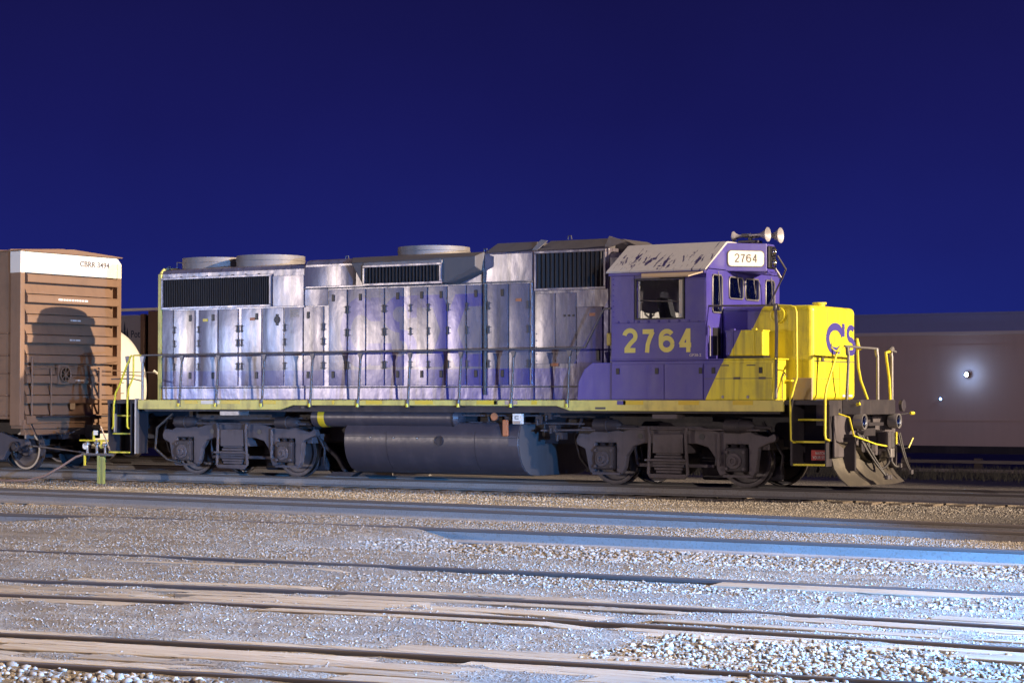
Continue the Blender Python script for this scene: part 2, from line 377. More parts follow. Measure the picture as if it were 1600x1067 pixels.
def groundmat():
    b = NB('yard_dirt'); X, Y, Z = b.xyz()
    n1 = b.noise(.35, detail=6); n2 = b.noise(2.2, b.vec((.5, 1.3, 1)), detail=7, rough=.62); g = b.voro(34); g2 = b.voro(75); f = b.noise(140, detail=3); g3 = b.noise(26, detail=6, rough=.7)
    c = b.mix(b.ss(n2, .40, .60), (.215, .175, .135), (.35, .315, .275))
    c = b.mix(b.math('MULTIPLY', b.ss(n1, .42, .62), .6), c, (.24, .225, .22))
    c = b.mix(b.math('MULTIPLY', b.ss(g3, .56, .70), .55), c, (.42, .40, .39))
    c = b.mix(b.math('MULTIPLY', b.ss(g3, .46, .34), .6), c, (.13, .095, .065))
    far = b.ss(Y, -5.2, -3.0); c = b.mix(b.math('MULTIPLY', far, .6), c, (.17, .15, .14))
    h = b.math('ADD', b.math('ADD', b.math('MULTIPLY', g, -.5), b.math('MULTIPLY', g2, -.25)), b.math('ADD', b.math('MULTIPLY', f, .12), b.math('MULTIPLY', g3, .9)))
    return b.done(c, .9, 0, b.bump(h, 1.0, .065))
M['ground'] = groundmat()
def rockmat():
    b = NB('ballast_stone'); r = b.island(); n = b.noise(30, detail=4)
    rp = b.n('ShaderNodeValToRGB'); b.lk(r, rp.inputs[0]); el = rp.color_ramp.elements
    el[0].color = (.10, .085, .07, 1); el[1].color = (.40, .375, .35, 1)
    for p, c in ((.3, (.18, .155, .13, 1)), (.55, (.26, .245, .24, 1)), (.8, (.27, .22, .17, 1))): q = el.new(p); q.color = c
    c = b.mix(b.math('MULTIPLY', n, .4), rp.outputs[0], (.2, .17, .14))
    return b.done(c, .8, 0, b.bump(n, .4, .006))
M['rock'] = rockmat()
M['grass'] = NB('dry_grass').done((.16, .145, .085), .8)

# ================================================================== GROUND
RX = {}
def fit(pts, deg):
    p = np.array(pts); return np.polyfit(p[:, 0], p[:, 1], deg), p[:, 0].min(), p[:, 0].max()
def ev(F, x):
    c, a, b = F; x = np.asarray(x, float); q = np.clip(x, a, b); d = np.polyder(c)
    return np.polyval(c, q) + np.polyval(d, q) * (x - q)
RF = {'e_far': fit([(1.6, -8.05), (9.5, -8.25), (12.9, -8.53), (16, -8.73), (21.1, -9.12)], 2),
      'd_near': fit([(7.9, -14.1), (13.6, -13.69), (18.5, -13.5), (22.6, -13.55)], 2),
      'c_far': fit([(13.2, -19.34), (17.5, -18.84), (19.3, -18.72), (21.1, -18.65), (24.25, -18.42)], 2),
      'b_far': fit([(15.9, -22.02), (19.3, -21.36), (20.9, -21.14), (22.4, -21.05), (25.1, -20.94)], 2),
      'a_far': fit([(19.2, -25.18), (21.84, -24.7), (24.15, -24.36), (25.07, -24.25)], 2)}
def Yr(k, x):
    if k == 'loco_near': return np.zeros_like(np.asarray(x, float)) - .755
    if k == 'loco_far': return np.zeros_like(np.asarray(x, float)) + .755
    if k.endswith('_near') and k != 'd_near': return ev(RF[k[0] + '_far'], x) - (1.28 if k[0] != 'a' else 1.36)
    return ev(RF[k], x)
def sstep(v, a, b):
    t = np.clip((np.asarray(v, float) - a) / (b - a), 0, 1); return t * t * (3 - 2 * t)
def fbm(x, y, sc, seed=0):
    x = np.atleast_1d(x); y = np.atleast_1d(y)
    return np.array([mnoise.fractal(Vector((a * sc + seed, b * sc, seed * 1.7)), 1.0, 2.0, 4) for a, b in zip(x.ravel(), y.ravel())]).reshape(x.shape)
def gz_base(x, y):
    x = np.asarray(x, float); y = np.asarray(y, float)
    z = np.full(np.broadcast(x, y).shape, -.215)
    z = z + .085 * sstep(y, -9.95, -10.3) * sstep(y, -13.0, -12.4)
    near = sstep(y, -15.6, -17.0)                       # timbered crossing level
    z = z * (1 - near) + -.028 * near
    bury = sstep(x, 15.6, 14.6) * sstep(x, 7.6, 9.6) * sstep(y, -11.5, -12.6)   # dirt over the third rail
    z = np.maximum(z, -.215 * (1 - bury) + -.012 * bury)
    c = sstep(x, 19.0, 20.4) * sstep(y, -18.9, -18.5) * (1 - sstep(y, -17.6, -16.9)) ; z = z - .02 * c * (z > -.15)
    c2 = sstep(x, 17.8, 19.0) * sstep(y, -18.45, -18.75) * sstep(y, -19.9, -19.3) * sstep(x, 24.2, 22.6); z = z - .015 * c2
    z = z + .045 * sstep(x, 15.4, 16.2) * sstep(y, -14.6, -14.0) * (1 - sstep(y, -13.3, -12.9))
    pit = sstep(x, 23.2, 24.2) * sstep(y, -24.35, -24.6) * sstep(y, -25.9, -25.4); z = z - .0 * pit
    z = z - .10 * sstep(y, 2.5, 6) - .35 * sstep(y, 8, 30)
    z = z - .10 * sstep(y, -26.4, -27.0) * .5
    return z
def gz(x, y):
    x = np.atleast_1d(np.asarray(x, float)); y = np.atleast_1d(np.asarray(y, float))
    return gz_base(x, y) + .020 * fbm(x, y, .8, 3) + .010 * fbm(x, y, 4.0, 9)
def grid(x0, x1, nx, y0, y1, ny, cut=None):
    xs = np.linspace(x0, x1, nx); ys = np.linspace(y0, y1, ny); XX, YY = np.meshgrid(xs, ys, indexing='ij')
    ZZ = gz(XX.ravel(), YY.ravel()).reshape(XX.shape)
    v = np.stack([XX, YY, ZZ], -1).reshape(-1, 3)
    f = [(i * ny + j, (i + 1) * ny + j, (i + 1) * ny + j + 1, i * ny + j + 1) for i in range(nx - 1) for j in range(ny - 1)]
    return v, f
# one sheet: fine near the camera's view, coarse out to the horizon (non-uniform grid)
def axis_pts(a, b, fine, lo, hi):
    mid = list(np.arange(a, b + 1e-6, fine)); g = []
    d = fine; x = a
    while x > lo: d *= 1.35; x -= d; g.append(x)
    h = []; d = fine; x = mid[-1]
    while x < hi: d *= 1.35; x += d; h.append(x)
    return np.array(g[::-1] + mid + h)
xs = axis_pts(6, 29, .09, -900, 900); ys = axis_pts(-28, -2, .09, -400, 1400)
XX, YY = np.meshgrid(xs, ys, indexing='ij')
ZZ = gz(XX.ravel(), YY.ravel()).reshape(XX.shape)
v = np.stack([XX, YY, ZZ], -1).reshape(-1, 3); nx, ny = len(xs), len(ys)
idx = np.arange(nx * ny).reshape(nx, ny)
f = np.stack([idx[:-1, :-1], idx[1:, :-1], idx[1:, 1:], idx[:-1, 1:]], -1).reshape(-1, 4)
me = bpy.data.meshes.new('ground'); me.from_pydata(v.tolist(), [], f.tolist()); me.materials.append(M['ground'])
me.polygons.foreach_set('use_smooth', [True] * len(me.polygons))
go = bpy.data.objects.new('ground', me); COL.objects.link(go); go['kind'] = 'structure'; WL['ground'] = np.zeros(3)

# ---- rails and ties
PROF = [(-.037, 0), (-.034, -.004), (-.037, -.012), (-.036, -.034), (-.010, -.046), (-.009, -.140), (-.03, -.158), (-.07, -.166), (-.07, -.178),
        (.07, -.178), (.07, -.166), (.03, -.158), (.009, -.140), (.010, -.046), (.036, -.034), (.037, -.012), (.034, -.004)]
PROF[0] = (-.030, 0); PROF.append((.030, 0))
def rail(key, x0, x1, parent, step=1.0, z=0.0, yfun=None):
    m = MB(); xs_ = np.arange(x0, x1 + 1e-6, step); Y_ = (yfun or (lambda q: Yr(key, q)))(xs_)
    n = len(PROF); vs = []
    for x, y in zip(xs_, Y_): vs += [(x, y + p[0], z + p[1]) for p in PROF]
    fs = [(i * n + k, i * n + (k + 1) % n, (i + 1) * n + (k + 1) % n, (i + 1) * n + k) for i in range(len(xs_) - 1) for k in range(n)]
    fs += [tuple(range(n)), tuple(range((len(xs_) - 1) * n, len(xs_) * n))]
    m.add(vs, fs); return m.build('rail', M['rail'], parent)
def ties(parent, x0, x1, yc, ztop=-.182, half=1.3, step=.56):
    proto = None; x = x0; k = 0
    while x < x1:
        y = float(yc(x))
        if proto is None:
            m = MB(); m.box(x - .115, x + .115, y - half, y + half, ztop - .18, ztop); proto = m.build('tie', M['tie'], parent, bevel=.012); o = proto; b0 = (x, y)
        else:
            o = proto.copy(); COL.objects.link(o); place(o, WL[proto.name] + np.array([x - b0[0] + random.uniform(-.02, .02), y - b0[1] + random.uniform(-.04, .04), random.uniform(-.006, .004)]), parent)
        o.rotation_euler.z = random.uniform(-.02, .02); x += step; k += 1
T1 = thing('railway_track', (8, 0, -.18), 'railway track under the purple locomotive and the brown boxcar', 'railway track', 'yard tracks')
rail('loco_near', -30, 40, T1, 5); rail('loco_far', -30, 40, T1, 5); ties(T1, -9, 24, lambda x: 0.0)
TE = thing('railway_track', (10, -8.9, -.18), 'first empty railway track in front of the locomotive with rail webs lit blue', 'railway track', 'yard tracks')
rail('e_far', -30, 40, TE, 1); rail('e_near', -30, 40, TE, 1); ties(TE, 0, 24, lambda x: float(Yr('e_far', x)) - .64)
TD = thing('railway_track', (14, -13.6, -.18), 'single rail running out of the dirt, its web brightly lit blue', 'rail', 'yard tracks')
rail('d_near', -20, 40, TD, 1)
TC = thing('railway_track', (18, -18.8, -.18), 'nearly buried railway track just behind the crossing planks', 'railway track', 'yard tracks')
rail('c_far', 4, 34, TC, .5)
TB = thing('railway_track', (20, -21.9, -.18), 'railway track set flush between timber planks, second from the camera', 'railway track', 'yard tracks')
rail('b_far', 6, 34, TB, .5); rail('b_near', 6, 34, TB, .5)
TA = thing('railway_track', (22, -25.3, -.18), 'railway track set flush in planks nearest the camera', 'railway track', 'yard tracks')
rail('a_far', 10, 36, TA, .5); rail('a_near', 10, 36, TA, .5)

# ---- crossing planks: each its own board, following the rail beside it
PK = {}
def plank_row(key, off, wid, parent, x0, x1, ztop=-.017, skip=.0):
    x = x0 + random.uniform(0, 1.2)
    while x < x1:
        L = random.uniform(2.2, 4.6); xe = min(x + L, x1 + 1)
        if random.random() >= skip:
            m = MB(); n = 6; q = np.linspace(x, xe - .03, n); yy = Yr(key, q) + off
            zt = ztop + random.uniform(-.006, .004); tilt = random.uniform(-.005, .005); w = wid * random.uniform(.9, 1.0)
            vs = []
            for a, b_ in zip(q, yy):
                w0 = w / 2 + random.uniform(-.012, .004)
                vs += [(a, b_ - w0, zt + tilt + random.uniform(-.004, .003)), (a, b_ + w0, zt - tilt + random.uniform(-.004, .003)), (a, b_ + w0, zt - .09), (a, b_ - w0, zt - .09)]
            fs = [(i * 4 + k, i * 4 + (k + 1) % 4, (i + 1) * 4 + (k + 1) % 4, (i + 1) * 4 + k) for i in range(n - 1) for k in range(4)]
            fs += [(0, 1, 2, 3), tuple(range((n - 1) * 4, n * 4))]
            for q_ in (-4, -3): vs[q_] = (vs[q_][0], vs[q_][1], vs[q_][2] - .035)
            m.add(vs, fs); m.build('plank', M['plank'], parent, bevel=.008)
        x = xe
for j in range(4): plank_row('a_far', -.24 - .285 * j, .27, TA, 13, 29)
for j in range(2): plank_row('a_far', .17 + .27 * j, .26, TA, 13, 27.5, skip=.1 + .25 * j)
for j in range(4): plank_row('b_far', -.22 - .27 * j, .25, TB, 11, 28.5, skip=.12)
for j in range(2): plank_row('b_far', .16 + .26 * j, .25, TB, 10, 28.5, skip=.25 + .3 * j)
for j in range(2): plank_row('b_near', -.16 - .26 * j, .25, TB, 11, 28.5, skip=.2 + .3 * j)
for j in range(2): plank_row('c_far', -.16 - .26 * j, .25, TC, 8, 17.5, skip=.3 + .2 * j)
for j in range(3): plank_row('c_far', -.16 - .27 * j, .26, TC, 21.5, 28.5, skip=.1)

# ---- loose stones (uncountable): one mesh of small faceted rocks
phi = (1 + 5 ** .5) / 2
ICO_V = np.array([(-1, phi, 0), (1, phi, 0), (-1, -phi, 0), (1, -phi, 0), (0, -1, phi), (0, 1, phi), (0, -1, -phi), (0, 1, -phi), (phi, 0, -1), (phi, 0, 1), (-phi, 0, -1), (-phi, 0, 1)]) / 1.9
ICO_F = np.array([(0, 11, 5), (0, 5, 1), (0, 1, 7), (0, 7, 10), (0, 10, 11), (1, 5, 9), (5, 11, 4), (11, 10, 2), (10, 7, 6), (7, 1, 8), (3, 9, 4), (3, 4, 2), (3, 2, 6), (3, 6, 8), (3, 8, 9), (4, 9, 5), (2, 4, 11), (6, 2, 10), (8, 6, 7), (9, 8, 1)])
OCT_V = np.array([(1, 0, 0), (-1, 0, 0), (0, 1, 0), (0, -1, 0), (0, 0, 1), (0, 0, -1)], float); OCT_F = np.array([(0, 2, 4), (2, 1, 4), (1, 3, 4), (3, 0, 4), (2, 0, 5), (1, 2, 5), (3, 1, 5), (0, 3, 5)])
def stones(name, label, regions, BV=ICO_V, BF=ICO_F):
    P = []; Sz = []
    for x0, x1, y0, y1, n, s0, s1, mask in regions:
        x = rng.uniform(x0, x1, n); y = rng.uniform(y0, y1, n)
        keep = np.ones(n, bool) if mask is None else mask(x, y)
        x, y = x[keep], y[keep]
        for k, hw in (('loco_near', .08), ('e_far', .08), ('e_near', .08), ('d_near', .08), ('b_far', .07), ('b_near', .07), ('a_far', .07), ('a_near', .07)):
            kk = np.abs(y - Yr(k, x)) > hw; x, y = x[kk], y[kk]
        s = .46 * (s0 + (s1 - s0) * rng.random(len(x)) ** 2.2)
        z = gz_fast(x, y) + s * .12
        P.append(np.stack([x, y, z], 1)); Sz.append(s)
    P = np.concatenate(P); Sz = np.concatenate(Sz); n = len(P)
    q = rng.normal(size=(n, 4)); q /= np.linalg.norm(q, axis=1)[:, None]; w, a, b, c = q.T
    Rm = np.stack([1 - 2 * (b * b + c * c), 2 * (a * b - c * w), 2 * (a * c + b * w), 2 * (a * b + c * w), 1 - 2 * (a * a + c * c), 2 * (b * c - a * w), 2 * (a * c - b * w), 2 * (b * c + a * w), 1 - 2 * (a * a + b * b)], 1).reshape(n, 3, 3)
    k = len(BV); V = BV[None] * (1 + rng.uniform(-.45, .40, (n, k, 1))) * (Sz[:, None, None] * rng.uniform(.6, 1.25, (n, 1, 3)))
    V = np.einsum('nij,nkj->nki', Rm, V); V[:, :, 2] *= .72; V += P[:, None]
    F = (BF[None] + (np.arange(n) * k)[:, None, None]).reshape(-1, 3)
    me = bpy.data.meshes.new(name); nv = n * k; nf = len(F)
    me.vertices.add(nv); me.vertices.foreach_set('co', V.reshape(-1)); me.loops.add(nf * 3); me.loops.foreach_set('vertex_index', F.reshape(-1).astype(np.int32))
    me.polygons.add(nf); me.polygons.foreach_set('loop_start', np.arange(0, nf * 3, 3, dtype=np.int32))
    me.update(calc_edges=True); me.validate(); me.materials.append(M['rock'])
    o = bpy.data.objects.new(name, me); COL.objects.link(o); o['kind'] = 'stuff'; o['label'] = label; o['category'] = 'gravel'
    return o
# fast ground lookup from the sheet itself
def gz_fast(x, y):
    i = np.clip(np.searchsorted(xs, x) - 1, 0, nx - 2); j = np.clip(np.searchsorted(ys, y) - 1, 0, ny - 2)
    tx = (x - xs[i]) / (xs[i + 1] - xs[i]); ty = (y - ys[j]) / (ys[j + 1] - ys[j])
    return (ZZ[i, j] * (1 - tx) + ZZ[i + 1, j] * tx) * (1 - ty) + (ZZ[i, j + 1] * (1 - tx) + ZZ[i + 1, j + 1] * tx) * ty
def clump(sc, th, seed):
    return lambda x, y: (np.sin(x * sc + seed) * np.cos(y * sc * 1.7 + seed * 2) + .6 * np.sin(x * sc * 2.3 - y * sc * 1.9 + seed)) + rng.uniform(-.9, .9, len(x)) > th
stones('ballast', 'crushed grey stone spread along the tracks', [
    (4, 24, -11.6, -9.9, 6500, .02, .045, None), (3, 24, -8, -5, 3500, .015, .035, clump(.7, .3, 4)), (12, 24, -13.3, -11.4, 3500, .016, .035, None),
    (15.0, 26, -15.4, -13.75, 7500, .032, .078, None), (15.4, 27, -17, -15.2, 3800, .025, .06, clump(1.1, -.2, 1)),
    (6, 15, -17, -14.3, 3800, .014, .034, clump(.8, 0, 3)), (12.5, 28, -20.9, -17.0, 4200, .013, .034, clump(1.0, .2, 6)), (18, 26, -19.9, -18.75, 1800, .025, .06, clump(1.2, -.3, 5)),
    (14, 28, -24.1, -21, 3300, .010, .028, clump(1.2, .35, 7)), (17, 28, -26.8, -24.5, 700, .008, .024, clump(1.4, .5, 8)),
    (23.2, 26.6, -24.1, -22.5, 5200, .02, .065, clump(1.0, -.5, 2)), (24.6, 27, -24.9, -23.3, 3200, .03, .075, None), (18, 23.4, -28, -26.25, 3000, .03, .085, None)])

stones('shoulder_ballast', 'pale crushed stone heaped beside the locomotive track', [
    (-9, 24, -3.4, -.95, 26000, .030, .066, None), (-9, 24, -5.2, -3.0, 9000, .024, .055, clump(.9, .1, 2)), (-9, 24, -.6, .65, 4000, .03, .06, None), (-9, 24, .9, 4, 3500, .03, .06, None)], OCT_V, OCT_F)
stones('grit', 'fine grit and pebbles scattered over the yard dirt', [
    (5, 16, -18.5, -12.2, 24000, .014, .042, clump(.6, -.6, 1)), (12, 28, -24.5, -18.5, 40000, .009, .034, clump(.9, -.6, 2)), (16, 28, -27, -24.4, 9000, .008, .026, clump(1.3, .1, 3)),
    (3, 24, -12.4, -9.9, 14000, .018, .042, None), (-4, 24, -8, -3, 16000, .020, .048, clump(.5, -.8, 5)), (15, 28, -18.6, -13.7, 20000, .012, .042, clump(.8, -1.0, 6))], OCT_V, OCT_F)

# ================================================================== LOCOMOTIVE (x along the track, near side is -y, rail head z = 0)
LO = thing('locomotive', (6.55, 0, 0), 'purple silver and yellow diesel locomotive numbered 2764 parked on the track', 'locomotive')
HW = .90                                                    # hood core half width, doors stand proud of it
def P(name, mb, mat, parent=None, **k): return mb.build(name, M[mat], parent or LO, **k)
def bx(*a): return MB().box(*a)
# --- hood bodies
def hood_seg(x0, x1, zs, zt, ch, name='hood', mat='hood', z0=1.6):
    return P(name, MB().prism([(-HW, z0), (-HW, zs), (-HW + ch * .35, zs + (zt - zs) * .72), (-HW + ch, zt), (HW - ch, zt), (HW - ch * .35, zs + (zt - zs) * .72), (HW, zs), (HW, z0)], 'x', x0, x1), mat, bevel=.02)
hA = hood_seg(-1.0, 2.99, 4.33, 4.44, .14); hB = hood_seg(2.995, 7.40, 4.40, 4.51, .14); hC = hood_seg(7.405, 8.60, 4.47, 4.50, .06); hD = hood_seg(8.605, 10.27, 4.47, 4.50, .06); hE = hood_seg(10.275, 10.67, 4.30, 4.40, .1)
P('corner_trim', bx(-1.03, -.93, -.935, -.83, 1.6, 4.34).tube([(-.98, -.88, 4.34), (-.98, -.80, 4.43), (-.98, -.3, 4.455)], .045), 'sill', bevel=.02)
for x0, x1 in ((7.43, 8.62), (8.66, 10.2)):
    x2 = x1 - (.16 if x1 < 9 else .02); P('roof_hatch', MB().prism([(x0, -.86), (x1, -.86), (x1, .86), (x0, .86)], 'z', 4.502, 4.70, [(x0 + .10, -.55), (x2, -.55), (x2, .55), (x0 + .10, .55)]), 'roofg', bevel=.012)
P('roof_hatch', MB().prism([(10.2, 4.503), (10.2, 4.68), (10.35, 4.68), (10.72, 4.52), (10.72, 4.42), (10.3, 4.42)], 'y', -.5, .5), 'roofg', bevel=.01)
P('roof_gusset', MB().prism([(8.50, 4.505), (8.62, 4.505), (8.86, 4.69), (8.72, 4.71)], 'y', -.84, -.80), 'fan'); P('roof_gusset', MB().prism([(10.14, 4.51), (10.26, 4.51), (10.60, 4.60), (10.24, 4.72)], 'y', -.84, -.80), 'fan')
# --- doors
def door(x0, x1, z0, z1, latches=(1, 1), hinge='L', y=-HW):
    d = P('hood_door', bx(x0 + .008, x1 - .008, y - .022, y - .002, z0, z1), 'door', hB if x0 > 3 else hA, bevel=.007)
    xl = x1 - .13 if hinge == 'L' else x0 + .13
    if latches[0]: P('latch', bx(xl - .035, xl + .035, y - .037, y - .022, z1 - .24, z1 - .10), 'latch', d, bevel=.01)
    if latches[1]: P('latch', bx(xl - .035, xl + .035, y - .037, y - .022, z0 + .16, z0 + .30), 'latch', d, bevel=.01)
    xh = x0 + .02 if hinge == 'L' else x1 - .02
    for zz in (z0 + .42, z0 + .5 * (z1 - z0) + .10, z1 - .42):
        P('hinge', bx(xh - .014, xh + .014, y - .042, y - .020, zz - .08, zz + .08).box(xh - .06, xh + .06, y - .030, y - .021, zz + .045, zz + .06).box(xh - .06, xh + .06, y - .030, y - .021, zz - .06, zz - .045), 'hinge', d)
for a, c, l, h in ((-.58, .02, (1, 1), 'L'), (.11, .66, (1, 1), 'L'), (.67, 1.22, (0, 0), 'R'), (1.30, 1.86, (1, 1), 'L'), (2.46, 2.96, (0, 0), 'L'), (2.97, 3.50, (1, 1), 'R')):
    door(a, c, 1.89, 3.53, l, h)
for a, c, l, h in ((3.62, 4.10, (1, 1), 'R'), (4.11, 4.57, (1, 0), 'L'), (4.58, 5.04, (0, 0), 'R'), (5.05, 5.51, (1, 1), 'L'), (5.67, 6.10, (1, 1), 'L'), (6.11, 6.57, (1, 1), 'L'), (6.58, 7.03, (0, 0), 'L'), (7.04, 7.40, (1, 1), 'L'), (7.54, 8.02, (1, 1), 'L'), (8.03, 8.50, (0, 0), 'R')):
    door(a, c, 1.89, 3.87, l, h)
P('hood_panel', bx(1.88, 2.44, -HW - .014, -HW - .002, 1.89, 3.53), 'door', hA, bevel=.006)
P('hood_panel', bx(-1.0 + .08, -.60, -HW - .014, -HW - .002, 1.89, 3.55), 'door', hA, bevel=.006)
P('sight_glass', MB().lathe((2.27, -HW - .014, 3.28), (0, -1, 0), [(0, .075), (.02, .075), (.02, .055), (.012, .05)], 20), 'hinge', hA, smooth=40)
g = P('sight_glass', bx(2.235, 2.305, -HW - .030, -HW - .012, 3.16, 3.40), 'hinge', hA, bevel=.03, seg=4)
P('hood_panel', bx(2.98, 4.30, -HW - .016, -HW - .002, 3.95, 4.36), 'door', hB, bevel=.006)
P('hood_panel', bx(2.14, 2.97, -HW - .016, -HW - .002, 3.56, 4.20), 'door', hA, bevel=.006)
P('hood_panel', bx(3.0, 3.60, -HW - .013, -HW - .002, 3.55, 3.93), 'door', hB, bevel=.006)
P('hood_panel', bx(7.46, 8.57, -HW - .016, -HW - .002, 3.92, 4.46), 'door', hC, bevel=.006)
P('hood_panel', bx(8.63, 9.08, -HW - .014, -HW - .002, 2.3, 3.66), 'door', hD, bevel=.006)
P('hood_panel', bx(9.10, 9.55, -HW - .016, -HW - .002, 2.3, 3.66), 'door', hD, bevel=.006)
ed = P('hood_door', bx(9.58, 10.14, -HW - .03, -HW - .002, 1.66, 3.38), 'door', hD, bevel=.008)
P('latch', bx(10.02, 10.09, -HW - .05, -HW - .03, 2.35, 2.55), 'latch', ed, bevel=.01)
for i in range(3): P('plug', MB().cyl((9.30 + .10 * i, -HW - .03, 3.22), (9.30 + .10 * i, -HW - .01, 3.22), .022, seg=10), 'latch', hD)
for i, xx in enumerate((8.66, 9.07, 9.57)):
    m = MB()
    for zz in np.arange(2.36, 3.0, .13): m.cyl((xx, -HW - .027, zz), (xx, -HW - .012, zz), .012, seg=6)
    P('rivet_row', m, 'hood', hD, kind='stuff')
for xx, zz, mt in ((.25, 3.28, 'patch'), (1.55, 3.28, 'orange'), (8.20, 3.52, 'orange'), (9.86, 3.20, 'orange')):
    P('warning_decal', bx(xx, xx + .13, -HW - .034, -HW - .0215, zz, zz + .06), mt, hA)
P('warning_decal', bx(8.98, 9.16, -HW - .02, -HW - .0145, 2.25, 2.31), 'orange', hD)
for k in range(5): P('warning_decal', bx(2.62, 2.86, -HW - .026, -HW - .0215, 3.33 + .035 * k, 3.35 + .035 * k), 'tan', hA)
P('base_rail', bx(-1.0, 10.2, -HW - .03, -HW - .003, 1.845, 1.872), 'hinge', hA)
P('gutter', bx(2.99, 7.42, -HW - .04, -HW - .003, 3.892, 3.915), 'roofg', hB); P('gutter', bx(7.44, 8.60, -HW - .035, -HW - .003, 3.89, 3.908), 'roofg', hC)
P('drain_pipe', MB().tube([(7.43, -HW - .03, 4.5), (7.43, -HW - .03, 4.2), (7.47, -HW - .03, 4.12), (7.45, -HW - .03, 3.9)], .03), 'roofg', hC, smooth=50)
P('drain_pipe', MB().tube([(7.47, -HW - .012, 3.88), (7.47, -HW - .012, 1.7)], .035), 'hinge', hB, smooth=50)
P('drain_pipe', MB().tube([(8.555, -HW - .012, 3.88), (8.555, -HW - .012, 1.9)], .025), 'hood', hB, smooth=50)
m = MB()
for xx in np.arange(-.75, 2.1, .36): m.cyl((xx, -HW - .03, 4.255), (xx, -HW, 4.255), .018, seg=6)
P('bolt_row', m, 'hinge', hA, kind='stuff')
# --- intake grilles: frame, flat plate with the recess shade painted black, upright slats
def grille(x0, x1, z0, z1, n, yf=-HW, name='radiator_grille', hood=None, pleat=False):
    fr = P(name, bx(x0, x1, yf - .012, yf - .003, z0, z1), 'grille', hood)
    m = MB()
    for i in range(n):
        a = x0 + (x1 - x0) * (i + .5) / n; w = (x1 - x0) / n
        if pleat: m.prism([(a - w * .5, yf - .014), (a - w * .1, yf - .075), (a + w * .1, yf - .075), (a + w * .5, yf - .014)], 'z', z0, z1)
        else: m.box(a - w * .16, a + w * .16, yf - .05, yf - .012, z0, z1)
    P('slat_row', m, 'slat', fr, kind='stuff')
    m = MB().box(x0 - .05, x1 + .05, yf - .06, yf - .004, z1, z1 + .05).box(x0 - .05, x1 + .05, yf - .06, yf - .004, z0 - .05, z0)
    P('grille_frame', m.box(x0 - .05, x0, yf - .059, yf - .005, z0, z1).box(x1, x1 + .05, yf - .059, yf - .005, z0, z1), 'hood', fr, bevel=.008)
grille(-.87, 2.08, 3.61, 4.20, 58, hood=hA)
grille(8.68, 10.18, 3.76, 4.43, 15, name='air_intake_grille', hood=hD, pleat=True)
# --- dynamic brake blister
fl = MB(); o4 = [(4.72, 3.93), (6.74, 3.92), (7.44, 4.22), (7.44, 4.42), (4.42, 4.38)]
fl.prism(o4, 'y', -1.22, -.88, [(4.55, 3.90), (6.85, 3.90), (7.45, 4.10), (7.45, 4.52), (4.20, 4.52)])
FB = P('brake_grid_blister', fl, 'roofg', bevel=.015)
P('brake_grid_roof', MB().prism([(-1.22, 4.385), (-.80, 4.525), (.80, 4.525), (1.22, 4.385), (.8, 4.40), (-.8, 4.40)], 'x', 4.42, 7.42), 'roofg', FB, bevel=.01)
grille(4.80, 6.62, 3.95, 4.27, 22, yf=-1.222, name='brake_grid_grille', hood=FB)
P('blister_lip', bx(4.76, 6.68, -1.26, -1.20, 4.30, 4.37), 'fan', FB, bevel=.01)
# --- roof fans
def fan(x, z0, h, r):
    f_ = P('cooling_fan', MB().lathe((x, 0, z0), (0, 0, 1), [(0, r), (h * .55, r), (h * .56, r + .015), (h * .62, r + .015), (h * .63, r), (h, r), (h, r - .05), (h * .3, r - .06)], 40), 'fan', smooth=40)
    m = MB()
    for k in range(12):
        t = k * math.pi / 6; m.tube([(x + .1 * math.cos(t), .1 * math.sin(t), z0 + h - .02), (x + (r - .03) * math.cos(t), (r - .03) * math.sin(t), z0 + h - .02)], .012, 5)
    m.cyl((x, 0, z0 + h * .3), (x, 0, z0 + h), .14)
    P('fan_guard', m, 'fan', f_)
    m = MB()
    for k in range(8):
        t = k * math.pi / 4; c, s_ = math.cos(t), math.sin(t)
        m.add([(x + .12 * c, .12 * s_, z0 + h * .4), (x + r * .85 * c - .12 * s_, r * .85 * s_ + .12 * c, z0 + h * .35), (x + r * .85 * c + .12 * s_, r * .85 * s_ - .12 * c, z0 + h * .6), (x + .12 * c, .12 * s_, z0 + h * .45)], [(0, 1, 2, 3)])
    P('fan_blade', m, 'grille', f_, kind='stuff')
fan(-.17, 4.44, .25, .74); fan(1.36, 4.44, .25, .74); fan(5.63, 4.51, .21, .74)
P('roof_rail', MB().tube([(-.95, -.4, 4.44), (-.95, -.4, 4.62), (-.7, -.4, 4.6)], .012, 6), 'post', hA)
for xx, zz in ((3.95, 4.5), (7.36, 4.52), (9.3, 4.70), (-.9, 4.44)): P('lifting_eye', MB().tube([(xx - .04, -.72, zz), (xx - .03, -.72, zz + .07), (xx + .03, -.72, zz + .07), (xx + .04, -.72, zz)], .012, 6), 'post', hB)
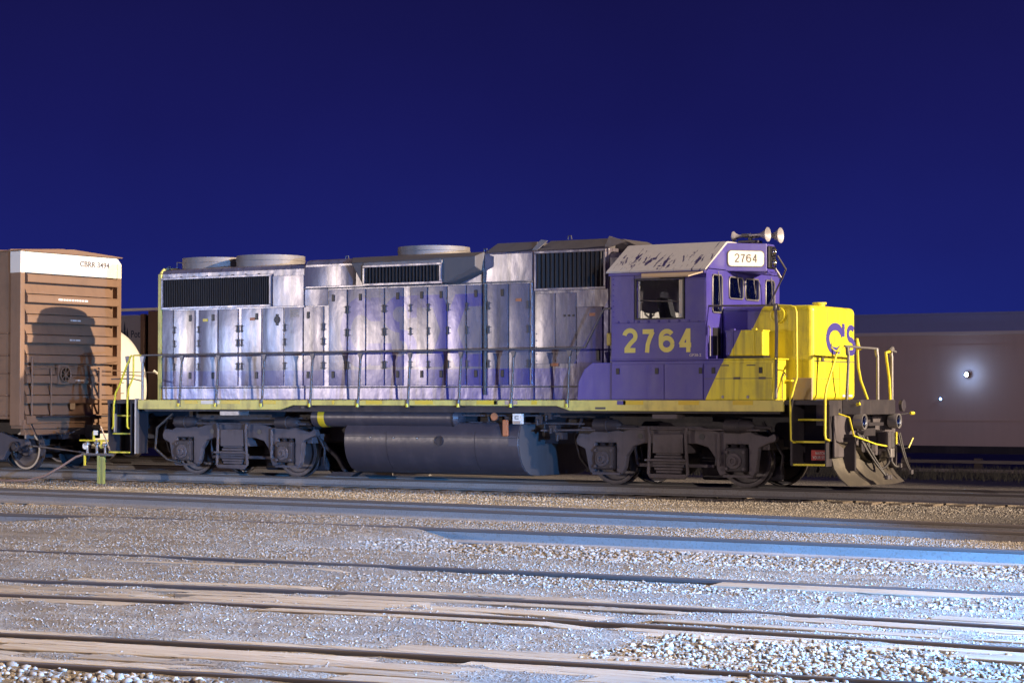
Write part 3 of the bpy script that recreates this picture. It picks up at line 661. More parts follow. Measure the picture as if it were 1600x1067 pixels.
# --- deck and yellow side sill
P('deck', bx(-1.95, 15.05, -1.52, 1.52, 1.52, 1.598), 'under')
for s in (-1, 1):
    y0, y1 = (-1.56, -1.50) if s < 0 else (1.50, 1.56)
    SI = P('side_sill', MB().prism([(-1.03, 1.60), (14.19, 1.60), (14.19, 1.40), (9.80, 1.40), (9.50, 1.49), (3.18, 1.49), (2.88, 1.40), (-1.03, 1.40)], 'y', y0, y1), 'sill', bevel=.008)
    if s < 0:
        for a, w, mt in ((.3, .35, 'patch'), (1.3, .5, 'patch'), (2.35, .4, 'patch'), (4.2, .06, 'patch'), (5.05, .4, 'patch'), (6.25, .42, 'patch'), (7.7, .45, 'patch'), (8.95, .12, 'patch'), (8.35, .28, 'steel'), (10.95, .42, 'patch'), (12.1, .42, 'patch'), (13.2, .4, 'patch'), (10.35, .22, 'hinge'), (10.82, .18, 'purple_print'), (3.42, .07, 'hinge'), (8.1, .08, 'latch'), (.75, .5, 'cream')):
            P('reflector' if mt == 'patch' else 'sill_plate', bx(a, a + w, y0 - .006, y0 - .001, 1.515 if mt != 'hinge' else 1.43, 1.59 if mt != 'hinge' else 1.47), mt, SI)
P('centre_sill', bx(-1.9, 15.0, -.45, .45, .75, 1.518), 'under')
P('deck_edge', bx(-.9, 14.1, -1.49, -1.2, 1.36, 1.518), 'under')
# --- handrail along the walkway
HR = P('handrail', MB().tube([(-1.0, -1.47, 2.56), (9.85, -1.47, 2.58), (10.08, -1.47, 2.59), (10.45, -1.50, 3.22), (10.52, -1.52, 3.30), (10.69, -1.55, 3.31)], .021, 10), 'post', smooth=60)
for xx in (.14, 1.15, 2.38, 3.64, 4.85, 6.07, 7.28, 8.49, 9.74):
    po = P('handrail_post', MB().tube([(xx, -1.545, 1.50), (xx, -1.545, 1.62), (xx, -1.475, 2.45)], .026, 8).cyl((xx, -1.565, 1.46), (xx, -1.565, 1.60), .038, seg=10).prism([(xx - .02, 2.42), (xx + .02, 2.42), (xx + .055, 2.54), (xx - .055, 2.54)], 'y', -1.50, -1.45), 'post', smooth=50)
    P('post_socket', MB().cyl((xx, -1.575, 1.46), (xx, -1.575, 1.53), .034, seg=10), 'yellow', po)
# --- cab
def wall_with_hole(o, eu, ev_, n, th, W_, H_, holes, name, mat, parent, bevel=.004):
    # rectangular wall in (u, v), thickness th along -n, with rectangular openings
    us = sorted({0, W_} | {h[0] for h in holes} | {h[1] for h in holes}); vs_ = sorted({0, H_} | {h[2] for h in holes} | {h[3] for h in holes})
    o = np.array(o, float); eu = np.array(eu, float); ev_ = np.array(ev_, float); n = np.array(n, float); m = MB()
    solid = lambda i, j: 0 <= i < len(us) - 1 and 0 <= j < len(vs_) - 1 and not any(h[0] <= us[i] and us[i + 1] <= h[1] and h[2] <= vs_[j] and vs_[j + 1] <= h[3] for h in holes)
    pt = lambda u, v_, d: tuple(o + eu * u + ev_ * v_ - n * d)
    for i in range(len(us) - 1):
        for j in range(len(vs_) - 1):
            if not solid(i, j): continue
            a, b_, c, d = us[i], us[i + 1], vs_[j], vs_[j + 1]
            m.add([pt(a, c, 0), pt(b_, c, 0), pt(b_, d, 0), pt(a, d, 0)], [(0, 1, 2, 3)]); m.add([pt(a, c, th), pt(b_, c, th), pt(b_, d, th), pt(a, d, th)], [(3, 2, 1, 0)])
            for (di, dj, e0, e1) in ((-1, 0, (a, c), (a, d)), (1, 0, (b_, c), (b_, d)), (0, -1, (a, c), (b_, c)), (0, 1, (a, d), (b_, d))):
                if not solid(i + di, j + dj): m.add([pt(*e0, 0), pt(*e1, 0), pt(*e1, th), pt(*e0, th)], [(0, 1, 2, 3)])
    o_ = m.build(name, M[mat], parent)
    import bmesh as _b
    bm = _b.new(); bm.from_mesh(o_.data); _b.ops.remove_doubles(bm, verts=bm.verts, dist=1e-4); _b.ops.recalc_face_normals(bm, faces=bm.faces); bm.to_mesh(o_.data); bm.free()
    return o_
CX0, CX1, CY = 10.69, 12.67, 1.55
CAB = P('cab', bx(CX0, CX1, -CY + .06, CY - .06, 1.60, 2.36), 'livery')
for s in (-1, 1):
    w = wall_with_hole((CX0, s * CY, 2.34), (1, 0, 0), (0, 0, 1), (0, s, 0), .05, CX1 - CX0, 1.62, [(.54, 1.51, .77, 1.47)], 'cab_side', 'livery', CAB)
    if s < 0: SIDE = w
    P('window_frame', MB().box(11.20, 11.235, s * (CY + .015) - .012, s * (CY + .015) + .012, 3.10, 3.82).box(12.195, 12.23, s * (CY + .015) - .012, s * (CY + .015) + .012, 3.10, 3.82).box(11.2, 12.23, s * (CY + .015) - .013, s * (CY + .015) + .013, 3.082, 3.108).box(11.2, 12.23, s * (CY + .015) - .013, s * (CY + .015) + .013, 3.815, 3.84), 'latch', w)
P('lower_plate', bx(CX0 + .01, CX1 - .01, -CY - .012, -CY - .002, 2.36, 3.02), 'livery', SIDE, bevel=.004)
P('cab_panel', bx(12.24, CX1 - .02, -CY - .010, -CY - .002, 3.03, 3.80), 'livery', SIDE, bevel=.004); P('cab_panel', bx(CX0 + .02, 11.18, -CY - .010, -CY - .002, 3.03, 3.90), 'livery', SIDE, bevel=.004)
for k in range(9): P('rivet', MB().lathe((CX0 + .16 + .21 * k, -CY - .010, 3.045), (0, -1, 0), [(0, .022), (.008, .018), (.012, .005)], 8), 'livery', SIDE, smooth=60)
for k in range(8): P('rivet', MB().lathe((CX0 + .05, -CY - .010, 3.14 + .1 * k), (0, -1, 0), [(0, .014), (.006, .010), (.008, .003)], 8), 'livery', SIDE, smooth=60)
P('window_post', bx(11.24, 11.27, -1.50, -1.49, 3.12, 3.80), 'cream', SIDE); P('window_post', bx(12.08, 12.19, -1.49, -1.47, 3.12, 3.80), 'cream', SIDE)
P('visor', MB().prism([(11.33, -CY), (12.66, -CY), (12.46, -1.86), (11.50, -1.86)], 'z', 3.93, 3.955, [(11.33, -CY), (12.66, -CY), (12.46, -1.86), (11.50, -1.86)]), 'tan', SIDE)
vo = bpy.data.objects['visor']; 
for vtx in vo.data.vertices:
    if vtx.co.y < 0: vtx.co.z -= .10
P('eave', bx(10.66, 12.66, -1.60, -1.552, 3.90, 3.955), 'livery', SIDE, bevel=.006)
# cab front: two tall side windows and a split windshield
FR = wall_with_hole((CX1, -CY + .05, 2.34), (0, 1, 0), (0, 0, 1), (1, 0, 0), .05, 2 * CY - .1, 1.66, [(.18, .58, .86, 1.55), (.86, 1.46, 1.14, 1.54), (1.54, 2.14, 1.14, 1.54), (2.42, 2.82, .86, 1.55)], 'cab_front', 'livery', CAB)
gab = MB().prism([(-CY + .05, 3.985), (-.76, 4.49), (.76, 4.49), (CY - .05, 3.985)], 'x', CX1 - .05, CX1)
P('cab_gable', gab, 'livery', FR)
BK = P('cab_back', MB().prism([(-CY + .055, 2.37), (-CY + .055, 3.985), (-.76, 4.49), (.76, 4.49), (CY - .055, 3.985), (CY - .055, 2.37)], 'x', CX0 + .005, CX0 + .05), 'livery', CAB)
for (u0, u1, v0, v1) in ((.18, .58, .86, 1.55), (.86, 1.46, 1.14, 1.54), (1.54, 2.14, 1.14, 1.54), (2.42, 2.82, .86, 1.55)):
    ya, yb, za, zb = -CY + .05 + u0, -CY + .05 + u1, 2.34 + v0, 2.34 + v1
    wf = P('window', MB().tube([(CX1 + .006, ya + .05, za), (CX1 + .006, yb - .05, za), (CX1 + .006, yb, za + .05), (CX1 + .006, yb, zb - .05), (CX1 + .006, yb - .05, zb), (CX1 + .006, ya + .05, zb), (CX1 + .006, ya, zb - .05), (CX1 + .006, ya, za + .05), (CX1 + .006, ya + .05, za)], .016, 6), 'steel', FR, smooth=60)
    P('pane', bx(CX1 - .03, CX1 - .022, ya, yb, za, zb), 'glass', wf)
    P('wiper', MB().tube([(CX1 + .03, (ya + yb) / 2, zb + .06), (CX1 + .035, (ya + yb) / 2 + .02, zb - .1), (CX1 + .03, (ya + yb) / 2 + .08, za + .12)], .008, 5), 'post', wf)
P('door_window_lower', bx(CX1 + .001, CX1 + .012, -1.30, -1.0, 2.42, 2.92), 'latch', FR)
# roof
P('cab_roof', MB().prism([(-1.62, 3.955), (-1.62, 3.985), (-.78, 4.515), (-.70, 4.53), (.70, 4.53), (.78, 4.515), (1.62, 3.985), (1.62, 3.955), (.74, 4.49), (-.74, 4.49)], 'x', 10.62, 12.69), 'cabroof', CAB)
# interior
P('cab_floor', bx(10.75, 12.6, -1.48, 1.48, 2.361, 2.40), 'inner', CAB); P('lining', bx(10.745, 10.76, -1.46, 1.46, 2.4, 3.95), 'inner', CAB)
st = P('driver_seat', MB().prism([(11.40, 3.0), (11.75, 3.0), (11.75, 3.08), (11.52, 3.12), (11.42, 3.52), (11.30, 3.50)], 'y', -.95, -.50), 'seat', CAB, bevel=.03); P('seat_stem', MB().cyl((11.55, -.72, 2.4), (11.55, -.72, 3.0), .05), 'seat', st)
P('control_stand', MB().prism([(11.95, 2.40), (12.35, 2.40), (12.35, 3.22), (12.20, 3.36), (11.95, 3.30)], 'y', -1.2, -.6), 'cream', CAB, bevel=.02)
P('grab_bar', MB().tube([(10.8, -1.40, 3.46), (12.3, -1.40, 3.40)], .014, 6), 'post', CAB)
# number board box with angled boards and headlight
NBX = P('number_board_housing', MB().prism([(CX1 - .01, -.76), (13.22, -.17), (13.22, .17), (CX1 - .01, .76)], 'z', 3.98, 4.50), 'livery', CAB, bevel=.012)
dv = np.array([13.22 - 12.66, -.17 + .76, 0]); dv /= np.linalg.norm(dv); nv = np.array([dv[1], -dv[0], 0])
def bplate(u0, u1, z0, z1, lift0, lift1):
    o = np.array([12.66, -.76, 0]); m = MB(); r = (z1 - z0) * .25; pts = []
    for cx, cz, a0 in ((u1 - r, z1 - r, 0), (u0 + r, z1 - r, 90), (u0 + r, z0 + r, 180), (u1 - r, z0 + r, 270)):
        for k in range(5): t = R(a0 + 22.5 * k); pts.append((cx + r * math.cos(t), cz + r * math.sin(t)))
    vs = [tuple(o + dv * u + np.array([0, 0, z]) + nv * l) for l in (lift0, lift1) for u, z in pts]; n = len(pts)
    m.add(vs, [tuple(range(n)), tuple(range(2 * n - 1, n - 1, -1))] + [(i, (i + 1) % n, (i + 1) % n + n, i + n) for i in range(n)]); return m
nb = P('number_board', bplate(.035, .765, 4.06, 4.37, .001, .012), 'hinge', NBX); P('board_face', bplate(.05, .75, 4.075, 4.355, .012, .018), 'whiteb', nb)
digits('2764', np.array([12.66, -.76, 0]) + dv * .17 + np.array([0, 0, 4.145]), dv, (0, 0, 1), .45, .15, .020, M['ink'], nb, lift=.021)
hl = P('headlight', MB().box(13.222, 13.26, -.16, .16, 4.04, 4.46), 'latch', NBX, bevel=.02)
for zz in (4.35, 4.15): P('headlight_lens', MB().lathe((13.26, 0, zz), (1, 0, 0), [(0, .085), (.05, .085), (.055, .07), (.02, .055), (.06, .03), (.08, .001)], 20), 'chrome', hl, smooth=40)
P('board_drip', MB().tube([(13.24, -.2, 3.98), (13.26, -.05, 3.93), (13.26, .05, 3.93), (13.24, .2, 3.98)], .02, 6), 'livery', NBX)
P('bell_pipe', MB().tube([(13.24, .25, 4.30), (13.32, .45, 4.05), (13.1, .75, 3.9), (12.75, .80, 3.3)], .018, 6), 'post', NBX, smooth=60)
# horn
hn = P('air_horn', MB().box(12.62, 12.98, -.16, .16, 4.535, 4.58).cyl((12.8, 0, 4.56), (12.8, 0, 4.66), .04).box(12.72, 12.86, -.22, .22, 4.64, 4.70), 'post', CAB, bevel=.008)
for (x_, y_, L, d, r) in ((12.84, -.17, .40, 1, .135), (12.84, .17, .50, 1, .145), (12.74, 0, .28, -1, .10), (12.84, 0, .24, 1, .06)):
    P('horn_bell', MB().lathe((x_, y_, 4.67), (d, 0, 0), [(0, .03), (.05, .035), (.06, .022), (L * .6, .03), (L * .85, r * .6), (L, r), (L + .006, r), (L, r * .85), (L * .85, .03)], 20), 'horn', hn, smooth=50)
# numerals on the cab side
digits('2764', (10.93, -CY - .012, 2.475), (1, 0, 0), (0, 0, 1), 1.48, .43, .088, M['yellow_print'], SIDE)
lettering('GP38-2', (12.33, -CY - .012, 2.395), (1, 0, 0), (0, 0, 1), .24, .05, M['white_print'], SIDE)
P('mirror', bx(10.45, 10.55, -1.32, -1.28, 2.62, 2.86), 'sill', CAB, bevel=.03)
P('side_handle', MB().tube([(CX1 + .02, -1.50, 2.95), (CX1 + .05, -1.50, 2.9), (CX1 + .05, -1.50, 2.4)], .012, 5), 'post', FR)
# --- equipment skirt below the cab
SK = P('skirt', MB().box(10.69, 14.02, -1.545, -1.06, 1.602, 2.325), 'livery', bevel=.012)
P('skirt', MB().prism([(9.92, 1.602), (10.68, 1.602), (10.68, 2.30), (10.25, 2.30), (10.08, 2.18), (9.95, 1.95)], 'y', -1.5, -.93), 'livery', bevel=.01)
P('skirt_far', bx(10.2, 14.02, 1.06, 1.545, 1.602, 2.325), 'livery', bevel=.012)
P('skirt_step', bx(10.67, 14.05, -1.565, -1.0, 2.326, 2.350), 'livery', SK, bevel=.005)
for a, c in ((10.70, 11.80), (11.81, 12.60), (12.62, 13.98)):
    d = P('skirt_door', bx(a, c, -1.560, -1.547, 1.62, 2.26), 'livery', SK, bevel=.005)
    if a > 12: P('seam', bx(a, c, -1.5625, -1.5605, 1.985, 1.995), 'hinge', d)
for xx in (10.80, 11.62, 12.52, 12.78, 13.72): P('latch', bx(xx, xx + .07, -1.572, -1.5605, 2.08, 2.19), 'latch', SK, bevel=.01)
for xx in (13.22, 13.72): P('hinge', bx(xx, xx + .13, -1.572, -1.5605, 1.975, 2.015), 'hinge', SK)
for xx in (12.95, 13.48): P('vent_slot', bx(xx, xx + .17, -1.568, -1.5605, 2.215, 2.235), 'hinge', SK)
for xx in (13.0, 13.5): P('latch', MB().lathe((xx, -1.56, 1.66), (0, -1, 0), [(0, .03), (.01, .025)], 10), 'steel', SK)
P('skirt_end_pipe', MB().tube([(14.05, -1.3, 1.62), (14.05, -1.3, 2.0), (14.05, -1.2, 2.1), (14.05, -1.1, 2.02)], .010, 5), 'hinge', SK)
P('grab_bar', MB().tube([(14.02, -1.12, 1.95), (14.14, -1.12, 1.95), (14.14, -1.02, 1.95)], .018, 6), 'yellow', SK)
# battery box ahead of the cab
BB = P('battery_box', bx(12.98, 13.72, -1.40, -1.12, 2.40, 2.86), 'livery', bevel=.02)
P('box_foot', bx(13.0, 13.72, -1.37, -1.1, 2.352, 2.40), 'latch', BB)
for xx in (13.12, 13.55): P('strap', MB().box(xx - .012, xx + .012, -1.412, -1.402, 2.40, 2.87).box(xx - .04, xx + .04, -1.415, -1.35, 2.862, 2.89), 'livery', BB)
P('lid', bx(12.97, 13.73, -1.408, -1.11, 2.835, 2.861), 'livery', BB, bevel=.006)
# --- short hood (nose)
NO = P('nose', bx(12.675, 14.50, -.97, .97, 1.602, 3.31), 'livery', bevel=.10, seg=5)
P('nose_step', bx(14.12, 14.50, -1.02, -.975, 1.603, 2.0), 'tan', NO, bevel=.01)
P('sand_filler', MB().lathe((14.2, 0, 3.30), (0, 0, 1), [(0, .10), (.05, .10), (.055, .13), (.09, .13), (.095, .05)], 20), 'yellow', NO, smooth=40)
P('roof_plate', bx(13.0, 13.7, -.5, .5, 3.311, 3.325), 'roofg', NO)
P('porthole_ring', MB().lathe((13.82, -.97, 3.13), (0, -1, 0), [(0, .15), (.04, .15), (.045, .12), (.015, .10), (.03, .001)], 28), 'yellow', NO, smooth=40)
P('nose_seam', bx(14.501, 14.508, -.9, .9, 2.295, 2.31), 'hinge', NO); P('nose_seam', bx(14.501, 14.506, -.75, .9, 1.985, 1.992), 'hinge', NO)
P('nose_door', bx(14.501, 14.512, .20, .82, 1.7, 2.28), 'livery', NO, bevel=.003)
P('nose_plate', bx(14.501, 14.510, .33, .78, 1.66, 1.82), 'cream', NO); P('nose_latch', bx(14.501, 14.53, -.62, -.54, 2.30, 2.37), 'hinge', NO)
m = MB(); O = (14.503, 0, 2.72); EU, EV = (0, 1, 0), (0, 0, 1)
arc = lambda cx, cy, rx, rz, a0, a1, n=14: [(cx + rx * math.cos(R(a0 + (a1 - a0) * i / n)), cy + rz * math.sin(R(a0 + (a1 - a0) * i / n))) for i in range(n + 1)]
stroke(m, arc(.02, 0, .345, .225, 14, 305, 28), .135, O, EU, EV, .003); stroke(m, [(.385, .285), (.385, .05)], .11, O, EU, EV, .0045)
P('nose_letter', m, 'purple_print', NO)
m = MB(); stroke(m, arc(.74, .11, .15, .115, 40, 180, 10) + arc(.74, .11, .15, .115, 180, 270, 6)[1:] + [(.82, -.03)] + arc(.80, -.14, .10, .10, 80, -90, 10)[1:], .10, O, EU, EV, .003); stroke(m, [(.60, -.30), (.60, -.13)], .11, O, EU, EV, .0045); stroke(m, [(.55, -.245), (.80, -.245)], .10, O, EU, EV, .006)
P('nose_letter', m, 'purple_print', NO)
# --- rails and grabs at the front
P('handrail', MB().tube([(12.66, -1.46, 3.31), (14.01, -1.44, 3.29)], .018, 8), 'post', smooth=60)
P('handrail_post', MB().tube([(14.0, -1.46, 3.29), (14.03, -1.48, 2.9), (14.03, -1.52, 1.62)], .030, 8).prism([(13.95, 3.2), (14.07, 3.2), (14.05, 3.32), (13.97, 3.32)], 'y', -1.47, -1.41), 'post', smooth=50)
P('step_handrail', MB().tube([(14.01, -1.44, 3.285), (14.30, -1.45, 3.27), (14.38, -1.46, 3.24), (14.41, -1.47, 3.16), (14.43, -1.50, 2.0), (14.40, -1.54, 1.86), (14.33, -1.56, 1.6), (14.345, -1.56, .90), (14.37, -1.55, .86), (14.39, -1.5, .86)], .021, 10), 'yellow', smooth=60)
P('step_handrail', MB().tube([(15.02, -.82, 2.56), (15.02, -.95, 2.55), (15.01, -1.05, 2.48), (15.0, -1.5, 1.83), (14.99, -1.54, 1.7), (14.985, -1.55, 1.0), (15.0, -1.55, .92), (15.07, -1.52, .89)], .021, 10), 'yellow', smooth=60)
EX = 15.06
for y_, mt in ((-.72, 'post'), (-.78, None), (.62, 'steel'), (1.30, 'steel')):
    if mt: P('end_post', MB().tube([(EX + .02, y_ - .10 * (y_ < 0) * 1.2, 1.40), (EX + .02, y_, 2.40), (EX, y_, 2.54)], .028, 8).prism([(y_ - .03, 2.4), (y_ + .03, 2.4), (y_ + .06, 2.55), (y_ - .06, 2.55)], 'x', EX - .02, EX + .02), mt, smooth=50)
P('end_rail', MB().tube([(EX, -.85, 2.56), (EX, .66, 2.545)], .022, 8), 'steel', smooth=60); P('rail_end', MB().cyl((EX, 1.24, 2.5), (EX, 1.36, 2.56), .05).tube([(EX, 1.3, 2.54), (EX + .02, 1.5, 2.50)], .02, 6), 'steel')
P('chain', MB().tube([(EX, -.88, 2.54), (EX + .02, -1.1, 2.46), (EX + .02, -1.32, 2.47), (EX, -1.42, 2.52), (EX, -1.40, 2.6), (EX, -1.3, 2.6)], .012, 6), 'yellow')
P('step_handrail', MB().tube([(EX - .06, .0, 2.52), (EX - .06, -.08, 2.60), (EX - .08, -.10, 2.72), (EX - .08, -.05, 2.2), (EX - .06, .02, 1.95), (EX, .18, 1.62)], .024, 8), 'yellow', smooth=60)
P('step_handrail', MB().tube([(EX, 1.24, 2.50), (EX, 1.06, 2.48), (EX, 1.08, 2.40), (EX, 1.22, 1.98), (EX, 1.26, 1.6)], .024, 8), 'yellow', smooth=60)
# --- end platforms, anticlimber, steps
for e, sx in ((15.05, 1), (-1.95, -1)):
    xa, xb = sorted((e, e + sx * .30))
    P('anticlimber', MB().prism([(xa, -.95), (xa, .95), (xb - .0, .80), (xb, -.80)] if sx > 0 else [(xb, -.95), (xb, .95), (xa, .80), (xa, -.80)], 'z', 1.34, 1.61), 'under', bevel=.015)
    P('end_sheet', bx(min(e, e - sx * .04), max(e, e - sx * .04), -1.5, 1.5, .88, 1.52), 'under')
    for sd in (-1, 1):
        ya, yb = sorted((sd * 1.54, sd * 1.0)); x0, x1 = sorted((e - sx * .06, e - sx * .70))
        SP = P('step_well', MB().box(x0 - .012, x0 + .012, ya, yb, .44, 1.59).box(x1 - .012, x1 + .012, ya, yb, .44 if sd < 0 else .44, 1.59).box(x0, x1, ya + (.5 if sd < 0 else .0), ya + (.52 if sd < 0 else .02), .44, 1.55), 'under')
        for zz, ind in ((.47, 0), (.87, .12), (1.26, .24)):
            P('step_tread', bx(x0 + .01, x1 - .01, *sorted((sd * (1.53 - ind), sd * (1.25 - ind))), zz - .018, zz + .005), 'black', SP)
            P('step_edge', bx(x0 + .01, x1 - .01, *sorted((sd * (1.545 - ind), sd * (1.53 - ind))), zz - .022, zz + .012), 'yellow', SP)
P('step_cover', bx(14.33, 14.37, -1.57, -1.50, .45, 1.62), 'under'); P('step_cover', MB().box(14.62, 14.80, -1.10, -1.08, 1.15, 1.62), 'steel')
P('step_post', bx(-1.10, -1.06, -1.58, -1.48, .44, 1.63), 'steel'); P('step_post', bx(-1.72, -1.68, -1.56, -1.50, .9, 1.3), 'steel')
sg = P('step_sign', bx(14.62, 14.96, -1.32, -1.305, .54, .72), 'red')
lettering('WATCH', (14.70, -1.32, .64), (1, 0, 0), (0, 0, 1), .18, .05, M['white_print'], sg, bold=.01); lettering('YOUR STEP', (14.645, -1.32, .565), (1, 0, 0), (0, 0, 1), .29, .05, M['white_print'], sg, bold=.01)
# rear rails
P('step_handrail', MB().tube([(-1.32, -1.44, 2.56), (-1.36, -1.45, 2.52), (-1.58, -1.52, 1.95), (-1.68, -1.55, 1.75), (-1.72, -1.56, 1.5), (-1.73, -1.56, 1.02), (-1.78, -1.54, .98)], .022, 8), 'yellow', smooth=60)
P('step_handrail', MB().tube([(-1.0, -1.47, 2.56), (-1.25, -1.46, 2.56), (-1.25, -1.46, 2.1), (-1.33, -1.52, 1.85), (-1.33, -1.56, 1.6), (-1.33, -1.56, 1.02), (-1.29, -1.54, .98)], .022, 8), 'yellow', smooth=60)
for xx, mt in ((-1.42, 'post'), (-1.0, 'steel')): P('handrail_post', MB().tube([(xx, -1.50 + .05, 1.6), (xx, -1.45, 2.55)], .03, 8).prism([(xx - .03, 2.4), (xx + .03, 2.4), (xx + .06, 2.54), (xx - .06, 2.54)], 'y', -1.48, -1.42), mt, smooth=50)
P('end_rail', MB().tube([(-1.9, -1.45, 2.05), (-1.3, -1.45, 2.06), (-.98, -1.45, 2.0)], .014, 6), 'post')
# --- pilot, plow, couplers, ditch lights, hoses
pl = MB(); prof = [(-.02, .88), (-.10, .74), (-.12, .58), (-.07, .40), (.04, .24), (.20, .10)]
for s in (-1, 1):
    n = 9; vs = []
    for i in range(n):
        t = i / (n - 1); y_ = s * 1.30 * t; xb = 15.42 - .30 * t ** 1.15
        top = .50 + .36 * sstep(t, .28, .62)
        for dx, z_ in prof: vs.append((xb + dx, y_, min(z_, float(top)) if z_ > .45 else z_))
    k = len(prof); vs2 = [(x - .03, y, z) for x, y, z in vs]; N_ = len(vs)
    fs = [(i * k + j, i * k + j + 1, (i + 1) * k + j + 1, (i + 1) * k + j) for i in range(n - 1) for j in range(k - 1)]
    rim = [(j, j + 1, j + 1 + N_, j + N_) for j in range(k - 1)] + [((n - 1) * k + j, (n - 1) * k + j + 1, (n - 1) * k + j + 1 + N_, (n - 1) * k + j + N_) for j in range(k - 1)]
    rim += [(i * k, (i + 1) * k, (i + 1) * k + N_, i * k + N_) for i in range(n - 1)] + [(i * k + k - 1, (i + 1) * k + k - 1, (i + 1) * k + k - 1 + N_, i * k + k - 1 + N_) for i in range(n - 1)]
    pl.add(vs + vs2, fs + [tuple(a + N_ for a in f_) for f_ in fs] + rim)
PW = P('snow_plow', pl, 'plow', smooth=40)
for s in (-1, 1): P('plow_bracket', bx(15.05, 15.30, s * .95 - .03, s * .95 + .03, .35, 1.0), 'under', PW)
def coupler(xf, sx, parent, z=.88):
    c = P('coupler', MB().box(*sorted((xf - sx * .55, xf - sx * .2)), -.075, .075, z - .08, z + .08).prism([(xf - sx * .25, -.12), (xf - sx * .02, -.16), (xf, -.05), (xf - sx * .10, .02), (xf - sx * .02, .16), (xf - sx * .25, .14)], 'z', z - .15, z + .15), 'under', parent, bevel=.02)
    return P('coupler_knuckle', MB().cyl((xf - sx * .06, -.10, z - .16), (xf - sx * .06, -.10, z + .16), .06, seg=12), 'truckm', c)
coupler(15.62, 1, LO); coupler(-2.45, -1, LO)
P('draft_gear_pocket', bx(15.05, 15.16, -.32, .32, .66, 1.14), 'under', bevel=.02); P('uncoupling_plate', bx(15.06, 15.30, -.35, .35, 1.14, 1.2), 'under')
for s in (-1, 1):
    d = P('ditch_light', MB().lathe((15.22, s * .80, 1.22), (1, 0, 0), [(0, .10), (.02, .13), (.18, .14), (.20, .135), (.20, .12), (.14, .09), (.10, .001)], 24), 'steel', smooth=40)
    P('lens', MB().lathe((15.40, s * .80, 1.22), (1, 0, 0), [(0, .115), (.012, .10), (.02, .05), (.022, .001)], 20), 'glass', d, smooth=60); P('reflector_bowl', MB().lathe((15.35, s * .80, 1.22), (1, 0, 0), [(0, .02), (.0, .001), (.04, .10), (.041, .105)], 20), 'chrome', d, smooth=60)
    P('bracket', bx(15.10, 15.26, s * .80 - .04, s * .80 + .04, 1.06, 1.34), 'under', d)
def sag(a, b, drop, n=9, out=0): return [tuple(np.array(a) * (1 - t) + np.array(b) * t + np.array([out * 4 * t * (1 - t), 0, -drop * 4 * t * (1 - t)])) for t in np.linspace(0, 1, n)]
for k, (a, b_, dr, r_) in enumerate([((15.36, -1.0, 1.02), (15.75, -.62, .25), .05, .018), ((15.36, -.92, 1.0), (15.75, -.56, .25), .08, .018), ((15.36, -.85, .98), (15.76, -.50, .25), .12, .018), ((15.36, -.78, .98), (15.72, -.60, .28), .02, .018), ((15.35, 1.0, 1.0), (15.62, .86, .3), .08, .018), ((15.35, .92, 1.0), (15.63, .80, .3), .10, .018), ((15.30, -.45, .95), (15.62, -.12, .55), .34, .026), ((15.30, .40, .9), (15.50, .62, .42), .2, .026)]):
    h_ = P('air_hose', MB().tube(sag(a, b_, dr), r_, 7), 'hose', smooth=60); P('hose_coupling', MB().box(b_[0] - .03, b_[0] + .04, b_[1] - .03, b_[1] + .03, b_[2] - .05, b_[2] + .03), 'post', h_, bevel=.01)
P('uncoupling_lever', MB().tube([(15.20, -1.45, 1.36), (15.38, -1.40, 1.30), (15.42, -1.30, .98), (15.50, -.5, .82), (15.58, -.2, .78)], .016, 6), 'yellow', smooth=60)
P('uncoupling_lever', MB().tube([(15.42, 1.35, 1.36), (15.45, 1.45, 1.36)], .03, 6).tube([(15.42, .66, 1.02), (15.42, .66, .80)], .02, 6).tube([(15.40, 1.30, .72), (15.44, 1.42, .90)], .016, 6), 'yellow')
P('lever_rod', MB().tube([(15.1, 1.1, 1.30), (15.40, 1.30, 1.36)], .014, 6).tube([(15.1, 1.2, .95), (15.30, 1.26, .70), (15.40, 1.30, .72)], .014, 6), 'post')
P('lever_handle', MB().tube([(15.36, -1.02, 1.52), (15.42, -1.02, 1.54)], .03, 8), 'yellow')
P('marker_light', MB().lathe((15.30, 1.18, 1.50), (1, 0, 0), [(0, .11), (.06, .11), (.07, .08), (.05, .001)], 16), 'tank', smooth=40)
P('junction_box', MB().box(15.10, 15.35, .58, .76, .55, .95), 'steel', bevel=.02); [P('mu_receptacle', MB().cyl((15.1, q, 1.0), (15.26, q, .98), .07), 'under') for q in (-.42, .42)]
P('pilot_plate', bx(15.07, 15.10, -1.4, -.34, .60, 1.33), 'truckm'); P('pilot_plate', bx(15.07, 15.10, .34, 1.4, .60, 1.33), 'truckm')
